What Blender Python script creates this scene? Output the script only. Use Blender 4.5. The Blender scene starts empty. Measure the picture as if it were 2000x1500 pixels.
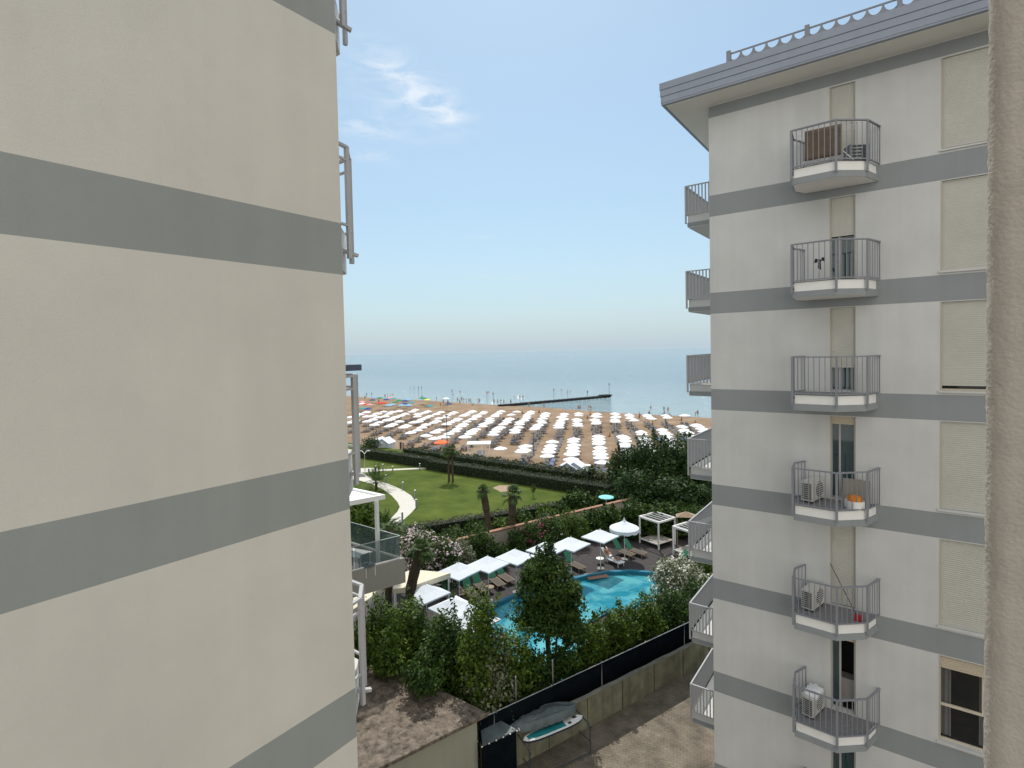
import bpy, bmesh, math, random
import numpy as np
from mathutils import Vector, Matrix
R = math.radians
sc = bpy.context.scene
col = sc.collection

# ------------------------------------------------------------------ camera
F, CY, EYE = 1044.27, 716.53, 16.35
ROT = Matrix.Rotation(R(36.0646), 3, 'Z') @ Matrix.Rotation(R(90 - 1.79958), 3, 'X') @ Matrix.Rotation(R(-1.19722), 3, 'Z')
cam = bpy.data.objects.new('camera', bpy.data.cameras.new('camera'))
col.objects.link(cam)
cam.matrix_world = Matrix.Translation((0, 0, EYE)) @ ROT.to_4x4()
cam.data.sensor_width = 36
cam.data.lens = 36 * F / 2000
cam.data.shift_y = -(750 - CY) / 2000
cam.data.clip_start = 0.05
cam.data.clip_end = 90000
sc.camera = cam

# ------------------------------------------------------------------ light
SUN_AZ, SUN_EL = -36.0, 57.0          # degrees from +Y (negative = towards -X), elevation
sd = Vector((math.sin(R(SUN_AZ)) * math.cos(R(SUN_EL)), math.cos(R(SUN_AZ)) * math.cos(R(SUN_EL)), math.sin(R(SUN_EL))))
sl = bpy.data.lights.new('sun', 'SUN'); sl.energy = 3.0; sl.angle = R(0.53); sl.color = (1, 0.955, 0.89)
so = bpy.data.objects.new('sun', sl); col.objects.link(so)
so.rotation_euler = sd.to_track_quat('Z', 'Y').to_euler()
w = bpy.data.worlds.new('World'); sc.world = w; w.use_nodes = True
wn, wl = w.node_tree.nodes, w.node_tree.links
wn.clear()
sky = wn.new('ShaderNodeTexSky'); sky.sky_type = 'NISHITA'; sky.sun_disc = False
sky.sun_elevation = R(SUN_EL); sky.sun_rotation = R(SUN_AZ); sky.altitude = 0
sky.air_density = 1.0; sky.dust_density = .7; sky.ozone_density = 1.2
bg = wn.new('ShaderNodeBackground'); bg.inputs[1].default_value = 0.13
out = wn.new('ShaderNodeOutputWorld'); wl.new(bg.outputs[0], out.inputs[0])


def wmath(op, a, b=None, c=None):
    n = wn.new('ShaderNodeMath'); n.operation = op
    for i, v in enumerate((a, b, c)):
        if v is None: continue
        if isinstance(v, (int, float)): n.inputs[i].default_value = v
        else: wl.new(v, n.inputs[i])
    return n.outputs[0]


def ray(px, py):
    return (ROT @ Vector(((px - 1000) / F, -(py - CY) / F, -1))).normalized()


# thin high clouds at fixed directions in the sky
tc = wn.new('ShaderNodeTexCoord')
cloud = None
for (px, py, su, sv, ang, amp) in ((800, 165, .080, .030, -35, 1.0), (865, 213, .035, .018, -15, .9), (770, 205, .09, .05, -25, .25), (715, 250, .055, .014, -12, .75), (735, 305, .05, .010, -8, .6),
                                   (948, 462, .032, .004, 0, .55), (1000, 541, .11, .006, -2, .3), (1270, 600, .25, .05, 0, .10)):
    d = ray(px, py)
    a = R(ang)
    u = Vector((math.cos(R(36)), math.sin(R(36)), 0)); v = d.cross(u) * -1; v.normalize(); u = v.cross(d) * -1; u.normalize()
    if v.z < 0: v = -v
    if u.dot(Vector((math.cos(R(36)), math.sin(R(36)), 0))) < 0: u = -u
    uu = u * math.cos(a) + v * math.sin(a); vv = v * math.cos(a) - u * math.sin(a)
    outs = []
    for ax, s in ((uu, su), (vv, sv)):
        dn = wn.new('ShaderNodeVectorMath'); dn.operation = 'DOT_PRODUCT'; wl.new(tc.outputs['Generated'], dn.inputs[0]); dn.inputs[1].default_value = ax
        outs.append(wmath('POWER', wmath('ABSOLUTE', wmath('DIVIDE', dn.outputs['Value'], s)), 2))
    fwd = wn.new('ShaderNodeVectorMath'); fwd.operation = 'DOT_PRODUCT'; wl.new(tc.outputs['Generated'], fwd.inputs[0]); fwd.inputs[1].default_value = d
    g = wmath('MULTIPLY', wmath('EXPONENT', wmath('MULTIPLY', wmath('ADD', outs[0], outs[1]), -1)), wmath('GREATER_THAN', fwd.outputs['Value'], 0.3))
    g = wmath('MULTIPLY', g, amp)
    cloud = g if cloud is None else wmath('ADD', cloud, g)
mp = wn.new('ShaderNodeMapping'); mp.inputs['Scale'].default_value = (9, 9, 30); mp.inputs['Rotation'].default_value = (0.3, 0.35, 0.2)
wl.new(tc.outputs['Generated'], mp.inputs[0])
nz = wn.new('ShaderNodeTexNoise'); nz.inputs['Scale'].default_value = 1.6; nz.inputs['Detail'].default_value = 9; nz.inputs['Roughness'].default_value = .62
nz.inputs['Distortion'].default_value = .5
wl.new(mp.outputs[0], nz.inputs[0])
nf = wn.new('ShaderNodeMapRange'); nf.inputs[1].default_value = .40; nf.inputs[2].default_value = .72; wl.new(nz.outputs[0], nf.inputs[0])
cf = wmath('MINIMUM', wmath('MULTIPLY', cloud, nf.outputs[0]), 0.8)
mx = wn.new('ShaderNodeMix'); mx.data_type = 'RGBA'; wl.new(cf, mx.inputs[0]); tint = wn.new('ShaderNodeVectorMath'); tint.operation = 'MULTIPLY'; wl.new(sky.outputs[0], tint.inputs[0]); tint.inputs[1].default_value = (.86, 1.02, .98); wl.new(tint.outputs[0], mx.inputs[6]); mx.inputs[7].default_value = (7.2, 7.4, 7.8, 1)
# broken bright cloud, unseen, added behind the camera to brighten the facades
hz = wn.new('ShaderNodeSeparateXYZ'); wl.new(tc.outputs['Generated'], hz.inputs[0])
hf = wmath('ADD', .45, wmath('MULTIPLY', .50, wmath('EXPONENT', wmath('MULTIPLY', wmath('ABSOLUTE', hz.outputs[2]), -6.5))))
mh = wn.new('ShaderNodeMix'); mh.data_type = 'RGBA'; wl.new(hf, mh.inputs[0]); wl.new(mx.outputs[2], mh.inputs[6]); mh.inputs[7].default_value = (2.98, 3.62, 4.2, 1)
fill_cloud = wn.new('ShaderNodeVectorMath'); fill_cloud.operation = 'DOT_PRODUCT'; wl.new(tc.outputs['Generated'], fill_cloud.inputs[0]); fill_cloud.inputs[1].default_value = Vector((.55, -.70, .45)).normalized()
bm_ = wn.new('ShaderNodeMapRange'); bm_.inputs[1].default_value = .05; bm_.inputs[2].default_value = .65; bm_.interpolation_type = 'SMOOTHSTEP'; wl.new(fill_cloud.outputs['Value'], bm_.inputs[0])
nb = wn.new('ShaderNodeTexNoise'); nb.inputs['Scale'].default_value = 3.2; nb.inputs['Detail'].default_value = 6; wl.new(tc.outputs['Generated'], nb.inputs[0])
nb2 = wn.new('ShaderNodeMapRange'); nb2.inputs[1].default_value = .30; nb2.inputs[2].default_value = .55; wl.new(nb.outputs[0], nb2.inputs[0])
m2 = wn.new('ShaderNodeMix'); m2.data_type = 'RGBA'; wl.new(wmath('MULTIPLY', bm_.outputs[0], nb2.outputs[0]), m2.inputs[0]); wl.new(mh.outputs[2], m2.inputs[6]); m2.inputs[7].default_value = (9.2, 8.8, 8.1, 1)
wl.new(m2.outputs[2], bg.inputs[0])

sc.view_settings.view_transform = 'Standard'; sc.view_settings.look = 'None'; sc.view_settings.gamma = 1
sc.view_settings.exposure = 0.35
sc.view_settings.use_curve_mapping = False


# ------------------------------------------------------------------ helpers
def at(px, py, z=0.0):                      # point of the photograph on the horizontal plane z
    d = ray(px, py); return Vector((0, 0, EYE)) + d * ((z - EYE) / d.z)


def at_line(px, py, P, D):                  # point of the photograph on the upright plane through P along D
    d = ray(px, py); n = Vector((D[1], -D[0], 0)); t = (Vector((P[0], P[1], EYE)) - Vector((0, 0, EYE))).dot(n) / d.dot(n)
    return Vector((0, 0, EYE)) + d * t


def tag(o, label=None, cat=None, group=None, kind=None):
    if label: o['label'] = label
    if cat: o['category'] = cat
    if group: o['group'] = group
    if kind: o['kind'] = kind
    return o


def empty(name, loc=(0, 0, 0), rz=0, label=None, cat=None, group=None):
    o = bpy.data.objects.new(name, None); col.objects.link(o)
    o.location = loc; o.rotation_euler = (0, 0, rz); o.empty_display_size = .2
    return tag(o, label, cat, group)


def child_list(o): return [c for c in bpy.data.objects if c.parent == o]


class MB:
    def __init__(s): s.v = []; s.f = []; s.m = []; s.cur = 0

    def add(s, vs, fs):
        b = len(s.v); s.v += [tuple(v) for v in vs]; s.f += [[b + i for i in f] for f in fs]; s.m += [s.cur] * len(fs); return s

    def hexa(s, c):     # 8 corners, bottom 4 ccw then top 4
        return s.add(c, [(3, 2, 1, 0), (4, 5, 6, 7), (0, 1, 5, 4), (1, 2, 6, 5), (2, 3, 7, 6), (3, 0, 4, 7)])

    def box(s, x0, x1, y0, y1, z0, z1):
        return s.hexa([(x0, y0, z0), (x1, y0, z0), (x1, y1, z0), (x0, y1, z0), (x0, y0, z1), (x1, y0, z1), (x1, y1, z1), (x0, y1, z1)])

    def bar(s, p, q, w_, h_, up=(0, 0, 1)):
        p = Vector(p); q = Vector(q); d = (q - p).normalized(); up = Vector(up)
        if abs(d.dot(up)) > .98: up = Vector((1, 0, 0))
        a = d.cross(up).normalized() * (w_ / 2); b = a.cross(d).normalized() * (h_ / 2)
        return s.hexa([p - a - b, p + a - b, q + a - b, q - a - b, p - a + b, p + a + b, q + a + b, q - a + b])

    def cyl(s, p, q, r0, r1=None, n=8, caps=True):
        r1 = r0 if r1 is None else r1
        p = Vector(p); q = Vector(q); d = (q - p).normalized(); u = Vector((1, 0, 0)) if abs(d.x) < .9 else Vector((0, 1, 0))
        a = d.cross(u).normalized(); b = d.cross(a)
        vs = [p + (a * math.cos(t) + b * math.sin(t)) * r0 for t in [2 * math.pi * i / n for i in range(n)]] + \
             [q + (a * math.cos(t) + b * math.sin(t)) * r1 for t in [2 * math.pi * i / n for i in range(n)]]
        fs = [(i, (i + 1) % n, n + (i + 1) % n, n + i) for i in range(n)]
        if caps: fs += [tuple(range(n - 1, -1, -1)), tuple(range(n, 2 * n))]
        return s.add(vs, fs)

    def tube(s, pts, rs, n=8):
        for i in range(len(pts) - 1): s.cyl(pts[i], pts[i + 1], rs[i], rs[i + 1], n, caps=(i == 0 or i == len(pts) - 2))
        return s

    def prism(s, poly, z0, z1):
        n = len(poly)
        vs = [(p[0], p[1], z0) for p in poly] + [(p[0], p[1], z1) for p in poly]
        ar = sum(poly[i][0] * poly[(i + 1) % n][1] - poly[(i + 1) % n][0] * poly[i][1] for i in range(n))
        fs = [tuple(range(n - 1, -1, -1)), tuple(range(n, 2 * n))] + [(i, (i + 1) % n, n + (i + 1) % n, n + i) for i in range(n)]
        if ar < 0: fs = [tuple(reversed(f)) for f in fs]
        return s.add(vs, fs)

    def quad(s, a, b, c, d): return s.add([a, b, c, d], [(0, 1, 2, 3)])

    def lathe(s, prof, c=(0, 0, 0), n=12):
        vs = []; fs = []
        for r, z in prof: vs += [(c[0] + r * math.cos(2 * math.pi * i / n), c[1] + r * math.sin(2 * math.pi * i / n), c[2] + z) for i in range(n)]
        for k in range(len(prof) - 1): fs += [(k * n + i, k * n + (i + 1) % n, (k + 1) * n + (i + 1) % n, (k + 1) * n + i) for i in range(n)]
        return s.add(vs, fs)

    def build(s, name, mats, parent=None, smooth=False):
        me = bpy.data.meshes.new(name); me.from_pydata(s.v, [], s.f); me.update()
        for m in (mats if isinstance(mats, (list, tuple)) else [mats]): me.materials.append(m)
        if max(s.m or [0]) > 0: me.polygons.foreach_set('material_index', s.m)
        if smooth: me.polygons.foreach_set('use_smooth', [True] * len(me.polygons))
        o = bpy.data.objects.new(name, me); col.objects.link(o)
        if parent: o.parent = parent
        return o


def bevel(o, w_=.01, seg=2):
    m = o.modifiers.new('bevel', 'BEVEL'); m.width = w_; m.segments = seg; m.limit_method = 'ANGLE'; return o


# ------------------------------------------------------------------ materials
def mat(name, c, rough=.8, var=.12, scale=3.0, bump=0., bscale=40., spec=.3, c2=None, metal=0., streak=0., detail=6):
    m = bpy.data.materials.new(name); m.use_nodes = True; n = m.node_tree.nodes; l = m.node_tree.links
    b = n['Principled BSDF']; b.inputs['Roughness'].default_value = rough; b.inputs['Specular IOR Level'].default_value = spec; b.inputs['Metallic'].default_value = metal
    t = n.new('ShaderNodeTexCoord'); nt = n.new('ShaderNodeTexNoise'); nt.inputs['Scale'].default_value = scale; nt.inputs['Detail'].default_value = detail; nt.inputs['Roughness'].default_value = .6
    l.new(t.outputs['Object'], nt.inputs[0])
    rp = n.new('ShaderNodeValToRGB'); rp.color_ramp.elements[0].position = .3; rp.color_ramp.elements[1].position = .7
    a = [max(0, x * (1 - var)) for x in c]; d = [min(1, x * (1 + var)) for x in (c2 or c)]
    rp.color_ramp.elements[0].color = (*a, 1); rp.color_ramp.elements[1].color = (*d, 1)
    l.new(nt.outputs[0], rp.inputs[0]); last = rp.outputs[0]
    if streak:
        mp_ = n.new('ShaderNodeMapping'); mp_.inputs['Scale'].default_value = (2.6, 2.6, .10); l.new(t.outputs['Object'], mp_.inputs[0])
        s = n.new('ShaderNodeTexNoise'); s.inputs['Scale'].default_value = 1.3; s.inputs['Detail'].default_value = 7; l.new(mp_.outputs[0], s.inputs[0])
        mr = n.new('ShaderNodeMapRange'); mr.inputs[1].default_value = .35; mr.inputs[2].default_value = .75; mr.inputs[3].default_value = 1 + streak * .3; mr.inputs[4].default_value = 1 - streak; l.new(s.outputs[0], mr.inputs[0])
        mm = n.new('ShaderNodeVectorMath'); mm.operation = 'SCALE'; l.new(last, mm.inputs[0]); l.new(mr.outputs[0], mm.inputs['Scale']); last = mm.outputs[0]
    l.new(last, b.inputs['Base Color'])
    if bump:
        bn = n.new('ShaderNodeTexNoise'); bn.inputs['Scale'].default_value = bscale; bn.inputs['Detail'].default_value = 5; l.new(t.outputs['Object'], bn.inputs[0])
        bp = n.new('ShaderNodeBump'); bp.inputs['Strength'].default_value = bump; bp.inputs['Distance'].default_value = .02; l.new(bn.outputs[0], bp.inputs['Height']); l.new(bp.outputs[0], b.inputs['Normal'])
    return m


def leafmat(name, dark, light, trans=.25, scale=.9, rough=.45):
    m = bpy.data.materials.new(name); m.use_nodes = True; n = m.node_tree.nodes; l = m.node_tree.links
    b = n['Principled BSDF']; b.inputs['Roughness'].default_value = rough + .1; b.inputs['Specular IOR Level'].default_value = .25
    g = n.new('ShaderNodeNewGeometry'); t = n.new('ShaderNodeTexCoord'); nt = n.new('ShaderNodeTexNoise'); nt.inputs['Scale'].default_value = scale; nt.inputs['Detail'].default_value = 3
    l.new(t.outputs['Object'], nt.inputs[0])
    ad = n.new('ShaderNodeMath'); ad.operation = 'MULTIPLY_ADD'; l.new(g.outputs['Random Per Island'], ad.inputs[0]); ad.inputs[1].default_value = .55; 
    sb = n.new('ShaderNodeMath'); sb.operation = 'SUBTRACT'; l.new(nt.outputs[0], sb.inputs[0]); sb.inputs[1].default_value = .27; l.new(sb.outputs[0], ad.inputs[2])
    rp = n.new('ShaderNodeValToRGB'); rp.color_ramp.elements[0].position = .15; rp.color_ramp.elements[0].color = (*dark, 1); rp.color_ramp.elements[1].position = .85; rp.color_ramp.elements[1].color = (*light, 1)
    l.new(ad.outputs[0], rp.inputs[0]); l.new(rp.outputs[0], b.inputs['Base Color'])
    tr = n.new('ShaderNodeBsdfTranslucent'); l.new(rp.outputs[0], tr.inputs[0]); ms = n.new('ShaderNodeMixShader'); ms.inputs[0].default_value = trans
    l.new(b.outputs[0], ms.inputs[1]); l.new(tr.outputs[0], ms.inputs[2]); l.new(ms.outputs[0], n['Material Output'].inputs[0])
    return m


M = {}
M['plaster'] = mat('cream_plaster', (.60, .575, .515), .9, .05, .8, .16, 90, .15, streak=.03, detail=14)
M['band'] = mat('grey_band_paint', (.29, .305, .29), .9, .04, .8, .12, 90, .15, streak=.05)
M['plaster2'] = mat('pale_plaster', (.555, .56, .555), .9, .065, .8, .15, 70, .15, streak=.06, detail=14)
M['band2'] = mat('slate_band_paint', (.265, .285, .295), .9, .04, .8, .1, 70, .15, streak=.05)
M['soffit'] = mat('white_soffit', (.72, .71, .68), .9, .03, 1)
M['fascia'] = mat('blue_grey_fascia', (.27, .30, .36), .6, .06, 1.2, streak=.06)
M['shutter'] = mat('cream_roller_slats', (.49, .485, .44), .6, .05, 2)
M['shutterbox'] = mat('peach_shutter_box', (.50, .44, .34), .7, .04, 2)
M['jamb'] = mat('window_jamb', (.42, .40, .34), .8, .05, 2)
M['rail'] = mat('grey_painted_rail', (.22, .23, .26), .5, .06, 5)
M['lightrail'] = mat('pale_painted_rail', (.40, .40, .41), .5, .06, 5)
M['rail2'] = mat('pale_grey_casing', (.50, .49, .46), .6, .06, 4)  # even pale grey for the air conditioner casings
M['white'] = mat('white_paint', (.78, .78, .76), .6, .03, 3)
M['deckgrey'] = mat('balcony_tiles', (.20, .20, .21), .8, .15, 9)
M['deckpale'] = mat('pale_balcony_tiles', (.55, .54, .51), .8, .06, 9)
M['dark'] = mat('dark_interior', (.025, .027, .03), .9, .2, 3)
M['curtain'] = mat('net_curtain', (.55, .56, .56), .9, .08, 4)
M['frame'] = mat('cream_window_frame', (.55, .50, .40), .5, .04, 5)
M['concrete'] = mat('weathered_concrete', (.25, .245, .17), .95, .3, 1.6, .4, 30, .1, streak=.35)
M['concretecap'] = mat('concrete_coping', (.26, .26, .24), .95, .2, 2, .3, 40)
M['mesh'] = mat('dark_windscreen_mesh', (.006, .009, .012), 1, .3, 2, spec=0)
M['metal'] = mat('galvanised_steel', (.45, .46, .47), .45, .1, 6, metal=.6)
M['whitefab'] = mat('white_canvas', (.74, .75, .78), .9, .02, 4)
M['bluewhite'] = mat('pale_blue_canvas', (.64, .68, .73), .9, .04, 2)
M['greenfab'] = mat('green_sling_fabric', (.02, .13, .075), .8, .1, 6)
M['bedseat'] = mat('dark_brown_sling', (.09, .075, .06), .8, .1, 6)
M['orange'] = mat('orange_canvas', (.85, .16, .05), .8, .05, 4)
M['bark'] = mat('rough_bark', (.085, .07, .055), .95, .4, 9, .8, 30, .1)
M['palmbark'] = mat('palm_fibre_bark', (.075, .058, .042), .95, .45, 14, 1, 40, .1)
M['wood'] = mat('tan_wood', (.30, .22, .15), .8, .2, 8)
M['skin'] = mat('tanned_skin', (.33, .18, .11), .6, .08, 8)
M['roofslab'] = mat('stained_flat_roof', (.075, .066, .052), .95, .38, 4.5, .9, 25, .1, c2=(.175, .145, .118), detail=15)
M['olivewall'] = mat('olive_rendered_wall', (.33, .33, .26), .9, .05, 1, .15, 60, streak=.06)
M['asphalt'] = mat('street_paving', (.15, .13, .10), .95, .2, 1.2, .4, 40, .1, c2=(.22, .19, .15))
M['lawn'] = mat('mown_lawn', (.048, .078, .012), .95, .15, .35, .9, 14, .1, c2=(.085, .11, .02), detail=12)
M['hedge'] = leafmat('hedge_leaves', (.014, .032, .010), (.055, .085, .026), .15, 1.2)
M['hedgetop'] = leafmat('hedge_top_leaves', (.018, .035, .014), (.085, .105, .05), .15, 1.2)  # lighter leaf colour for the tops of the hedges
M['greyhedge'] = leafmat('grey_tipped_leaves', (.04, .05, .03), (.20, .19, .14), .15, 2)
M['leafA'] = leafmat('bright_shrub_leaves', (.012, .042, .004), (.13, .20, .022))
M['leafB'] = leafmat('deep_shrub_leaves', (.010, .032, .006), (.075, .135, .02))
M['leafC'] = leafmat('pale_shrub_leaves', (.05, .07, .03), (.30, .32, .20))
M['pine'] = leafmat('pine_needles', (.008, .024, .006), (.05, .10, .018), .1, .5)
M['frond'] = leafmat('palm_fronds', (.02, .05, .012), (.10, .15, .04), .2, 2)
M['dryfrond'] = leafmat('dry_fronds', (.06, .045, .028), (.15, .12, .08), .1, 2)
M['pinkfl'] = leafmat('pale_pink_blossom', (.50, .38, .38), (.82, .72, .72), .2, 3, .8)
M['magfl'] = leafmat('magenta_blossom', (.22, .03, .08), (.42, .10, .17), .2, 3, .8)
M['whitefl'] = leafmat('white_blossom', (.55, .57, .45), (.80, .80, .68), .2, 3, .8)
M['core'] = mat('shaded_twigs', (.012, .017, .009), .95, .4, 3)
M['path'] = mat('pale_path', (.52, .50, .45), .95, .05, 2, .2, 40)
M['terracotta'] = mat('terracotta_cap', (.30, .17, .11), .9, .15, 4)
M['beigewall'] = mat('beige_garden_wall', (.40, .36, .30), .9, .08, 1.5, .2, 40)
M['canopy'] = mat('cream_awning_cloth', (.66, .60, .46), .9, .04, 1)
M['deckdark'] = mat('dark_pool_deck', (.048, .042, .042), .85, .25, 3, .2, 20)
M['brick'] = mat('brick_paving_patch', (.30, .17, .12), .9, .2, 6)
M['coping'] = mat('blue_pool_tiles', (.02, .17, .25), .35, .12, 5)
M['poolfloor'] = mat('turquoise_pool_floor', (.10, .42, .50), .5, .12, .8)
M['pierwood'] = mat('wet_pier_timber', (.022, .024, .026), .9, .3, 3)
M['tarp'] = mat('grey_tarpaulin', (.10, .125, .13), .55, .25, 2.2, .6, 6, .4)
M['teal'] = mat('teal_board_deck', (.02, .20, .22), .4, .08, 4)
M['navy'] = mat('navy_hull', (.01, .018, .06), .4, .1, 4)
M['brown'] = mat('brown_towel', (.15, .115, .085), .95, .12, 5, .3, 60)
M['darkcloth'] = mat('dark_cloth', (.03, .03, .04), .9, .2, 5)
M['board'] = mat('grey_cardboard', (.27, .25, .22), .9, .06, 4)
M['potorange'] = mat('orange_flowers', (.62, .20, .02), .8, .2, 30, .5, 60)
M['red'] = mat('red_plastic', (.35, .02, .04), .5, .1, 6)
M['bedgrey'] = mat('grey_sunbed_sling', (.13, .125, .13), .8, .12, 5)
M['bedblue'] = mat('blue_sunbed_sling', (.17, .24, .42), .8, .1, 5)
M['cabin'] = mat('pale_blue_cabin', (.52, .58, .64), .8, .05, 3)
M['cabinroof'] = mat('white_cabin_roof', (.66, .72, .80), .6, .04, 3)
M['slate'] = mat('dark_painted_metal', (.06, .065, .075), .5, .1, 4)
M['tabletop'] = mat('pale_table_top', (.62, .63, .62), .5, .03, 4)
M['tiles'] = mat('grey_terrace_tiles', (.19, .19, .19), .8, .12, 6)
M['fasciagrey'] = mat('grey_terrace_fascia', (.27, .265, .24), .9, .05, 1, streak=.06)
M['navybrk'] = mat('slate_blue_bracket', (.07, .09, .14), .6, .1, 3)


# sand with foot marks
def sand_material():
    m = mat('trodden_sand', (.195, .135, .085), .95, .12, .25, 1.0, 3.2, .1, c2=(.28, .205, .14), detail=10); return m


M['sand'] = sand_material()


def tile_material():          # street pavers
    m = M['asphalt']; n = m.node_tree.nodes; l = m.node_tree.links; b = n['Principled BSDF']
    br = n.new('ShaderNodeTexBrick'); t = n.new('ShaderNodeTexCoord'); mp_ = n.new('ShaderNodeMapping'); mp_.inputs['Rotation'].default_value = (0, 0, R(-18))
    l.new(t.outputs['Object'], mp_.inputs[0]); l.new(mp_.outputs[0], br.inputs[0]); br.inputs['Scale'].default_value = 1.0
    br.inputs['Brick Width'].default_value = .26; br.inputs['Row Height'].default_value = .14; br.inputs['Mortar Size'].default_value = .012
    br.inputs['Color1'].default_value = (1, 1, 1, 1); br.inputs['Color2'].default_value = (.84, .84, .86, 1); br.inputs['Mortar'].default_value = (.66, .66, .66, 1)
    src = b.inputs['Base Color'].links[0].from_socket
    mm = n.new('ShaderNodeMix'); mm.data_type = 'RGBA'; mm.blend_type = 'MULTIPLY'; mm.inputs[0].default_value = 1; l.new(src, mm.inputs[6]); l.new(br.outputs[0], mm.inputs[7]); l.new(mm.outputs[2], b.inputs['Base Color'])


tile_material()


def glass_material(name, tint, alpha):
    m = bpy.data.materials.new(name); m.use_nodes = True; n = m.node_tree.nodes; l = m.node_tree.links
    b = n['Principled BSDF']; b.inputs['Base Color'].default_value = (*tint, 1); b.inputs['Roughness'].default_value = .03; b.inputs['Specular IOR Level'].default_value = .7
    b.inputs['Alpha'].default_value = alpha
    nt = n.new('ShaderNodeTexNoise'); nt.inputs['Scale'].default_value = 1.5; bp = n.new('ShaderNodeBump'); bp.inputs['Strength'].default_value = .03; l.new(nt.outputs[0], bp.inputs['Height']); l.new(bp.outputs[0], b.inputs['Normal'])
    return m


M['glass'] = glass_material('clear_balustrade_glass', (.10, .16, .16), .35)
M['darkpane'] = glass_material('dark_window_glass', (.012, .016, .018), .55)
M['pane'] = glass_material('door_glass', (.035, .075, .085), .80)


def sea_material():
    m = bpy.data.materials.new('sea_water'); m.use_nodes = True; n = m.node_tree.nodes; l = m.node_tree.links
    b = n['Principled BSDF']; b.inputs['Roughness'].default_value = .06; b.inputs['IOR'].default_value = 1.33
    t = n.new('ShaderNodeTexCoord')
    sep = n.new('ShaderNodeSeparateXYZ'); l.new(t.outputs['Object'], sep.inputs[0])
    mr = n.new('ShaderNodeMapRange'); mr.inputs[1].default_value = 130; mr.inputs[2].default_value = 330; l.new(sep.outputs['Y'], mr.inputs[0])
    mp0 = n.new('ShaderNodeMapping'); mp0.inputs['Scale'].default_value = (.004, .02, 1); l.new(t.outputs['Object'], mp0.inputs[0])
    n0 = n.new('ShaderNodeTexNoise'); n0.inputs['Scale'].default_value = 1; n0.inputs['Detail'].default_value = 5; l.new(mp0.outputs[0], n0.inputs[0])
    ad = n.new('ShaderNodeMath'); ad.operation = 'MULTIPLY_ADD'; l.new(n0.outputs[0], ad.inputs[0]); ad.inputs[1].default_value = .5; l.new(mr.outputs[0], ad.inputs[2])
    rp = n.new('ShaderNodeValToRGB'); rp.color_ramp.elements[0].position = .1; rp.color_ramp.elements[0].color = (.28, .37, .39, 1); rp.color_ramp.elements[1].position = 1.1; rp.color_ramp.elements[1].color = (.12, .215, .275, 1)
    l.new(ad.outputs[0], rp.inputs[0]); l.new(rp.outputs[0], b.inputs['Base Color'])
    mp_ = n.new('ShaderNodeMapping'); mp_.inputs['Scale'].default_value = (.45, 1.0, 1); mp_.inputs['Rotation'].default_value = (0, 0, R(8)); l.new(t.outputs['Object'], mp_.inputs[0])
    n1 = n.new('ShaderNodeTexNoise'); n1.inputs['Scale'].default_value = .9; n1.inputs['Detail'].default_value = 5; n1.inputs['Roughness'].default_value = .6; l.new(mp_.outputs[0], n1.inputs[0])
    n2 = n.new('ShaderNodeTexNoise'); n2.inputs['Scale'].default_value = .10; n2.inputs['Detail'].default_value = 3; l.new(mp_.outputs[0], n2.inputs[0])
    a2 = n.new('ShaderNodeMath'); a2.operation = 'MULTIPLY_ADD'; l.new(n2.outputs[0], a2.inputs[0]); a2.inputs[1].default_value = 1.5; l.new(n1.outputs[0], a2.inputs[2])
    bp = n.new('ShaderNodeBump'); bp.inputs['Strength'].default_value = 1.0; bp.inputs['Distance'].default_value = .6; l.new(a2.outputs[0], bp.inputs['Height']); l.new(bp.outputs[0], b.inputs['Normal'])
    return m


M['sea'] = sea_material()


def poolwater_material():
    m = bpy.data.materials.new('pool_water'); m.use_nodes = True; n = m.node_tree.nodes; l = m.node_tree.links
    b = n['Principled BSDF']; b.inputs['Roughness'].default_value = .04; b.inputs['IOR'].default_value = 1.33; b.inputs['Alpha'].default_value = .55
    t = n.new('ShaderNodeTexCoord'); nt = n.new('ShaderNodeTexNoise'); nt.inputs['Scale'].default_value = .45; nt.inputs['Detail'].default_value = 4; nt.inputs['Distortion'].default_value = 1.2; l.new(t.outputs['Object'], nt.inputs[0])
    rp = n.new('ShaderNodeValToRGB'); rp.color_ramp.elements[0].position = .42; rp.color_ramp.elements[0].color = (.02, .30, .42, 1); rp.color_ramp.elements[1].position = .56; rp.color_ramp.elements[1].color = (.16, .56, .62, 1)
    l.new(nt.outputs[0], rp.inputs[0]); l.new(rp.outputs[0], b.inputs['Base Color'])
    n1 = n.new('ShaderNodeTexNoise'); n1.inputs['Scale'].default_value = 3.5; n1.inputs['Detail'].default_value = 3; l.new(t.outputs['Object'], n1.inputs[0])
    bp = n.new('ShaderNodeBump'); bp.inputs['Strength'].default_value = .25; bp.inputs['Distance'].default_value = .1; l.new(n1.outputs[0], bp.inputs['Height']); l.new(bp.outputs[0], b.inputs['Normal'])
    return m


M['poolwater'] = poolwater_material()

# ------------------------------------------------------------------ ground, beach, sea
def sheet(name, poly, z, m, kind='structure'):
    mb = MB(); mb.add([(p[0], p[1], z) for p in poly], [tuple(range(len(poly)))])
    n = len(poly); ar = sum(poly[i][0] * poly[(i + 1) % n][1] - poly[(i + 1) % n][0] * poly[i][1] for i in range(n))
    if ar < 0: mb.f = [list(reversed(f)) for f in mb.f]
    return tag(mb.build(name, m), kind=kind)


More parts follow.
